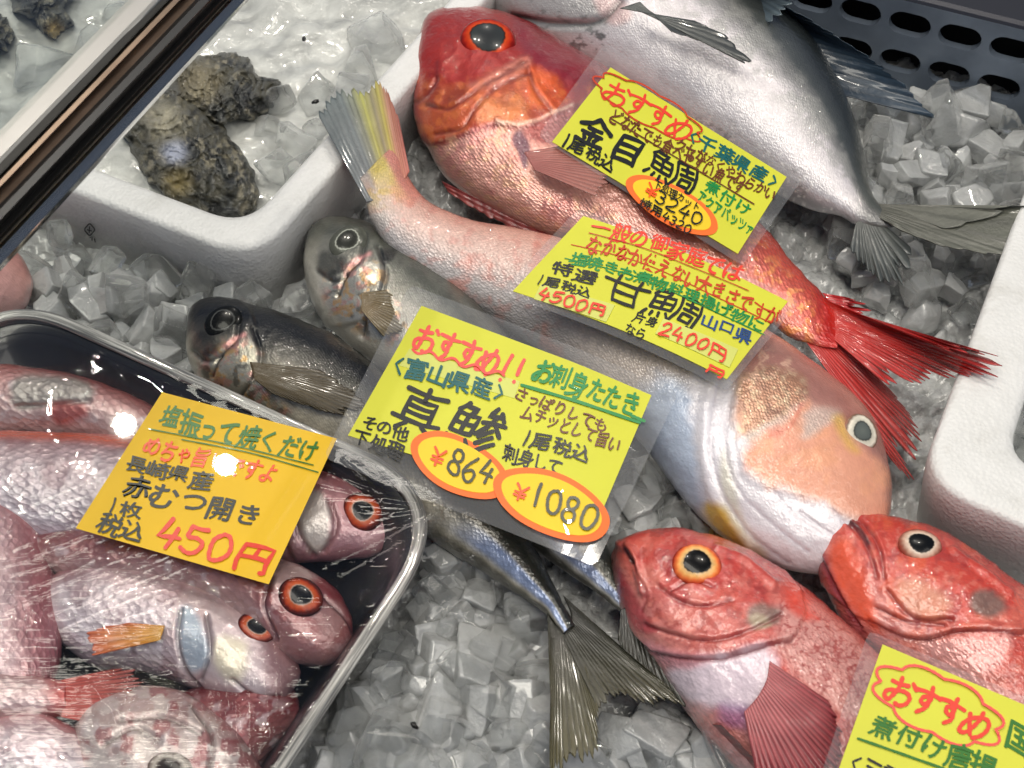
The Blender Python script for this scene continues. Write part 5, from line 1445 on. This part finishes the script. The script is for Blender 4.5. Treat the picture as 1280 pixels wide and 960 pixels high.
    def text(s, body, color, tl, tr, bl, w=2.0, lift=0.0009, name='lettering', gap=0.0, jit=0.075, bold=1.0):
        """letters of BODY fill the pixel parallelogram tl-tr-bl, each in its own cell"""
        tl, tr, bl = (np.array(p, float) for p in (tl, tr, bl))
        a, b = tr - tl, bl - tl
        adv = [0.62 if c in '0123456789!¥<>' else (0.8 if c in 'っゃょ' else 1.0) for c in body]
        tot = sum(adv); x = 0.0
        lines, Vs, Fs, k = [], [], [], 0
        r = random.Random(body + color)
        for c, ad in zip(body, adv):
            u0, u1 = (x + ad*gap/2)/tot, (x + ad*(1-gap/2))/tot; x += ad
            j = [r.uniform(-jit, jit) for _ in range(4)]
            def cell(X):
                X = np.asarray(X, float)
                X = X + 0.036*np.sin(X[:, ::-1]*5.0 + [j[0]*90, j[1]*90])
                ca, sa = math.cos(j[2]*1.2), math.sin(j[2]*1.2); q = (X - .5)*(1.04 + j[1]*1.2); X = np.stack([q[:, 0]*ca - q[:, 1]*sa, q[:, 0]*sa + q[:, 1]*ca], 1) + .5
                uu = u0 + (u1-u0)*(X[:, 0] + j[0]*.6 + j[2]*(X[:, 1]-.5)); vv = X[:, 1]*(1 + j[3]) + j[1]*.8
                return tl + uu[:, None]*a + vv[:, None]*b
            if c in STROKES:
                for S_ in STROKES[c]:
                    S_ = np.array(S_, float)/10
                    P = crom(S_, max(10, 5*len(S_))) if (c in CURVY and len(S_) > 3) else np.vstack([np.vstack([S_[i] + (S_[i+1]-S_[i])*t for t in np.linspace(0, 1, 4)[:-1]]) for i in range(len(S_)-1)] + [S_[-1:]])
                    lines.append(cell(P))
            else:
                X, F = glyph(c)
                if not len(X): continue
                Y = np.stack([X[:, 0]*0.98 + 0.01, (0.84 - X[:, 1])/0.96], 1)
                for (bx, by) in ((-.016, 0), (.016, 0), (0, -.018), (0, .018)):      # marker-pen weight
                    P2 = cell(Y + [bx*bold, by*bold])
                    s.k += 1
                    P = s.on(P2[:, 0], P2[:, 1], lift + 0.000012*(s.k % 40))
                    Vs.append(P); Fs += [[i + k for i in f] for f in F]; k += len(P)
        if lines:
            V, F = s.ribbons(lines, w, lift)
            Vs.append(V); Fs += [[i + k for i in f] for f in F]; k += len(V)
        return mesh_obj(name, np.vstack(Vs), Fs, INK[color], s.root, smooth=False)
    def sticker(s, cx, cy, ax, bx, rim, lift=0.0011):
        o = s.disc('price_sticker', M['sticker_rim'], cx, cy, ax, bx, lift)
        f = 1 - rim
        s.disc('sticker_face', M['sticker'], cx, cy, (ax[0]*f, ax[1]*f), (bx[0]*f*.94, bx[1]*f*.94), lift + 0.00025, parent=o)
def cloud(pts, bumps, amp):
    """closed scalloped outline through ellipse given by centre, axes"""
    (cx, cy), ax, bx = pts
    a = np.linspace(0, 2*math.pi, 240)
    w = 1 + amp*np.abs(np.sin(a*bumps/2 + .4)) - amp*.5
    return np.stack([cx + (ax[0]*np.cos(a) + bx[0]*np.sin(a))*w, cy + (ax[1]*np.cos(a) + bx[1]*np.sin(a))*w], 1)
def wave(p, q, n, amp):
    p, q = np.array(p, float), np.array(q, float); t = np.linspace(0, 1, n*10)
    d = q - p; nn = np.array([-d[1], d[0]])/np.hypot(*d)
    return p + np.outer(t, d) + np.outer(amp*np.sin(t*n*2*math.pi), nn)

# --- sign on the golden-eye snapper
k = Sign('price_sign', 'lime yellow sign on the big red fish at the top, orange oval with 3240', [(763, 85), (983, 222), (922, 318), (690, 178)], (.072, .062, .076))
k.sheet('laminate', M['laminate'], [(757, 52), (1002, 225), (928, 332), (672, 170)], 0.0, rad=.06)
k.sheet('card', M['card'], [(763, 85), (983, 222), (922, 318), (690, 178)], 0.0006)
k.pen('sienna', [cloud(((810, 136), (64, 36), (-9, 18)), 9, .14)], 2.0, smooth=False)
k.text('おすすめ', 'red', (764, 97), (872, 156), (750, 121), 3.4)
k.text('<千葉県産>', 'teal', (865, 160), (977, 225), (856, 177), 2.4)
k.text('クセがなくやわらかい', 'brown', (848, 173), (972, 240), (841, 187), 1.6)
k.text('どなたでも食べやすい魚です', 'brown', (768, 136), (935, 232), (759, 152), 1.6)
k.pen('brown', [[(762, 149), (942, 257)]], 1.4)
k.text('金目', 'black', (729, 139), (813, 184), (714, 170), 5.4, gap=.12, jit=.03)
k.text('鯛', 'black', (818, 184), (874, 214), (804, 219), 3.8, jit=.02)
k.text('1尾税込', 'black', (705, 164), (772, 203), (697, 182), 3.0)
k.sticker(840, 258, (56, 32), (-13, 20), .15)
k.text('下処理カット', 'black', (819, 226), (876, 259), (815, 236), 1.3, lift=.0019, bold=.5)
k.text('¥', 'orange', (810, 230), (826, 239), (803, 247), 2.2, lift=.0019)
k.text('3240', 'black', (822, 239), (881, 272), (815, 255), 2.0, lift=.0019, jit=.03)
k.text('焼用4320', 'black', (801, 249), (866, 286), (796, 260), 1.7, lift=.0019, bold=.5, jit=.03)
k.text('煮付け', 'green', (885, 225), (940, 259), (878, 240), 2.6)
k.text('アクアパッツァ', 'green', (874, 238), (944, 284), (869, 253), 2.2)

# --- sign on the tilefish (curled)
def curlA(px, py):
    u = ((px - 640) * 345 + (py - 320) * 110) / (345**2 + 110**2)
    return 0.007*np.sin(np.clip(u, 0, 1)*math.pi*1.0) - 0.002
a = Sign('price_sign', 'lime yellow sign lying on the tilefish, pale patches reading 4500 and 2400', [(729, 274), (985, 376), (908, 477), (641, 363)], (.080, .082, .080), curlA)
a.sheet('laminate', M['laminate'], [(722, 263), (1000, 374), (908, 490), (624, 363)], 0.0, rad=.05)
a.sheet('card', M['card'], [(729, 274), (985, 376), (908, 477), (641, 363)], 0.0006)
a.text('一般の御家庭では', 'red', (746, 277), (932, 339), (736, 298), 2.6)
a.pen('sienna', [[(736, 297), (800, 318), (870, 345), (935, 368)]], 1.1)
a.text('なかなか使えない大きさですが', 'sienna', (739, 299), (979, 390), (730, 320), 2.0)
a.pen('sienna', [[(714, 310), (800, 337), (890, 376), (964, 405)]], 1.1)
a.text('塩焼きお煮物料理揚げ物に', 'green', (716, 318), (957, 403), (710, 332), 2.2)
a.pen('green', [[(706, 327), (800, 357), (880, 391), (955, 420)]], 1.3)
a.text('特選', 'black', (693, 328), (748, 350), (684, 344), 2.0)
a.text('1尾税込', 'black', (672, 343), (742, 370), (666, 356), 1.6)
a.text('甘鯛', 'black', (760, 345), (878, 386), (744, 380), 3.8, jit=.03)
a.text('山口県', 'blue', (880, 398), (942, 418), (873, 413), 2.0)
a.sheet('price_patch', M['patch'], [(676, 358), (768, 390), (757, 411), (667, 376)], 0.0011, n=12, m=8)
a.text('4500円', 'red', (678, 362), (762, 394), (670, 377), 2.6, lift=.0016)
a.text('片身', 'black', (795, 398), (824, 408), (789, 410), 1.6)
a.text('なら', 'black', (783, 412), (810, 422), (778, 425), 1.8)
a.sheet('price_patch', M['patch'], [(828, 407), (922, 440), (911, 463), (818, 426)], 0.0011, n=12, m=8)
a.text('2400円', 'red', (828, 411), (912, 442), (821, 428), 2.6, lift=.0016)
a.text('円', 'red', (881, 459), (908, 468), (876, 470), 2.6)

# --- sign on the horse mackerel
def curlJ(px, py):
    return -0.004*sstep(700, 850, px)
j = Sign('price_sign', 'large lime yellow sign in the middle with two orange ovals, 864 and 1080', [(527, 383), (815, 490), (752, 640), (435, 545)], (.078, .074, .074), curlJ)
j.sheet('laminate', M['laminate'], [(512, 355), (850, 484), (744, 708), (404, 572)], 0.0, rad=.07, n=40, m=30)
j.sheet('card', M['card'], [(527, 383), (815, 490), (752, 640), (435, 545)], 0.0006)
j.text('おすすめ!!', 'pink', (528, 402), (664, 452), (512, 437), 4.6, jit=.03)
j.pen('pink', [wave((516, 438), (630, 472), 4, 3.2)], 3.4, smooth=False)
j.text('お刺身たたき', 'green', (674, 448), (806, 493), (662, 476), 4.2)
j.pen('green', [[(652, 483), (800, 526)], [(790, 518), (806, 524)]], 4.0)
j.sheet('name_strip', M['patch'], [(512, 437), (650, 478), (643, 499), (499, 458)], 0.0009, n=12, m=6)
j.text('<富山県産>', 'teal', (494, 442), (636, 484), (487, 466), 2.8, lift=.0014)
j.text('さっぱりしても', 'brown', (646, 484), (764, 526), (639, 501), 2.4)
j.text('ムチッとして旨い', 'brown', (656, 506), (780, 548), (648, 524), 2.6)
j.text('真鯵', 'black', (502, 476), (640, 519), (480, 532), 5.8, gap=.1, jit=.02)
j.text('1尾税込', 'black', (654, 536), (742, 562), (646, 557), 2.6)
j.text('刺身して', 'black', (632, 556), (706, 578), (626, 575), 2.6)
j.text('その他', 'black', (456, 519), (514, 537), (449, 535), 2.8)
j.text('下処理', 'black', (444, 536), (508, 558), (437, 556), 3.0)
j.sticker(574, 583, (60, 27), (-10, 33), .15, .0011)
j.text('¥', 'orange', (543, 560), (561, 566), (535, 584), 3.0, lift=.0019)
j.text('864', 'grey', (566, 560), (624, 583), (556, 590), 3.6, lift=.0019)
j.sticker(690, 632, (72, 28), (-11, 37), .14, .0017)
j.text('¥', 'orange', (646, 606), (664, 612), (638, 628), 3.0, lift=.0026)
j.text('1080', 'grey', (664, 604), (752, 634), (654, 638), 4.0, lift=.0026)

# --- sign on the wrapped tray
t = Sign('price_sign', 'golden orange sign lying on the wrapped tray, large red 450 price', [(203, 491), (421, 549), (336, 731), (95, 661)], (.0600, .0600, .0600))
t.sheet('card', M['card_orange'], [(203, 491), (421, 549), (336, 731), (95, 661)], 0.0006)
t.text('塩振って焼くだけ', 'dgreen', (207, 507), (404, 556), (196, 536), 2.2)
t.pen('dgreen', [[(188, 538), (290, 558), (392, 583)], [(228, 551), (310, 567), (398, 592)]], 1.5)
t.text('めちゃ旨いですよ', 'orange', (186, 546), (354, 584), (174, 569), 3.0)
t.text('長崎県産', 'black', (160, 570), (270, 594), (152, 590), 2.4)
t.text('赤むつ開き', 'black', (162, 594), (333, 637), (148, 622), 2.6)
t.text('1枚', 'black', (136, 622), (180, 633), (130, 641), 2.6)
t.text('税込', 'black', (129, 641), (186, 658), (119, 664), 2.8)
t.text('450円', 'red', (205, 645), (350, 689), (190, 681), 5.4, jit=.02)

# --- sign at the lower right
r_ = Sign('price_sign', 'lime yellow sign leaning on the rockfish in the lower right corner', [(1103, 806), (1335, 905), (1275, 1070), (1040, 985)], (.085, .085, .075))
r_.sheet('laminate', M['laminate'], [(1086, 788), (1360, 905), (1290, 1090), (1014, 1005)], 0.0, rad=.05)
r_.sheet('card', M['card'], [(1103, 806), (1335, 905), (1275, 1070), (1040, 985)], 0.0006)
r_.pen('pink', [cloud(((1172, 883), (76, 36), (-16, 32)), 8, .16)], 3.6, smooth=False)
r_.text('おすすめ', 'red', (1116, 838), (1244, 895), (1102, 870), 5.4)
r_.text('煮付け唐揚', 'dgreen', (1093, 893), (1250, 950), (1082, 920), 3.6)
r_.pen('dgreen', [[(1072, 924), (1180, 962)]], 3.2)
r_.text('<三重県産', 'black', (1066, 940), (1180, 985), (1058, 962), 2.8)
r_.text('国', 'dgreen', (1262, 900), (1294, 914), (1252, 935), 4.0)
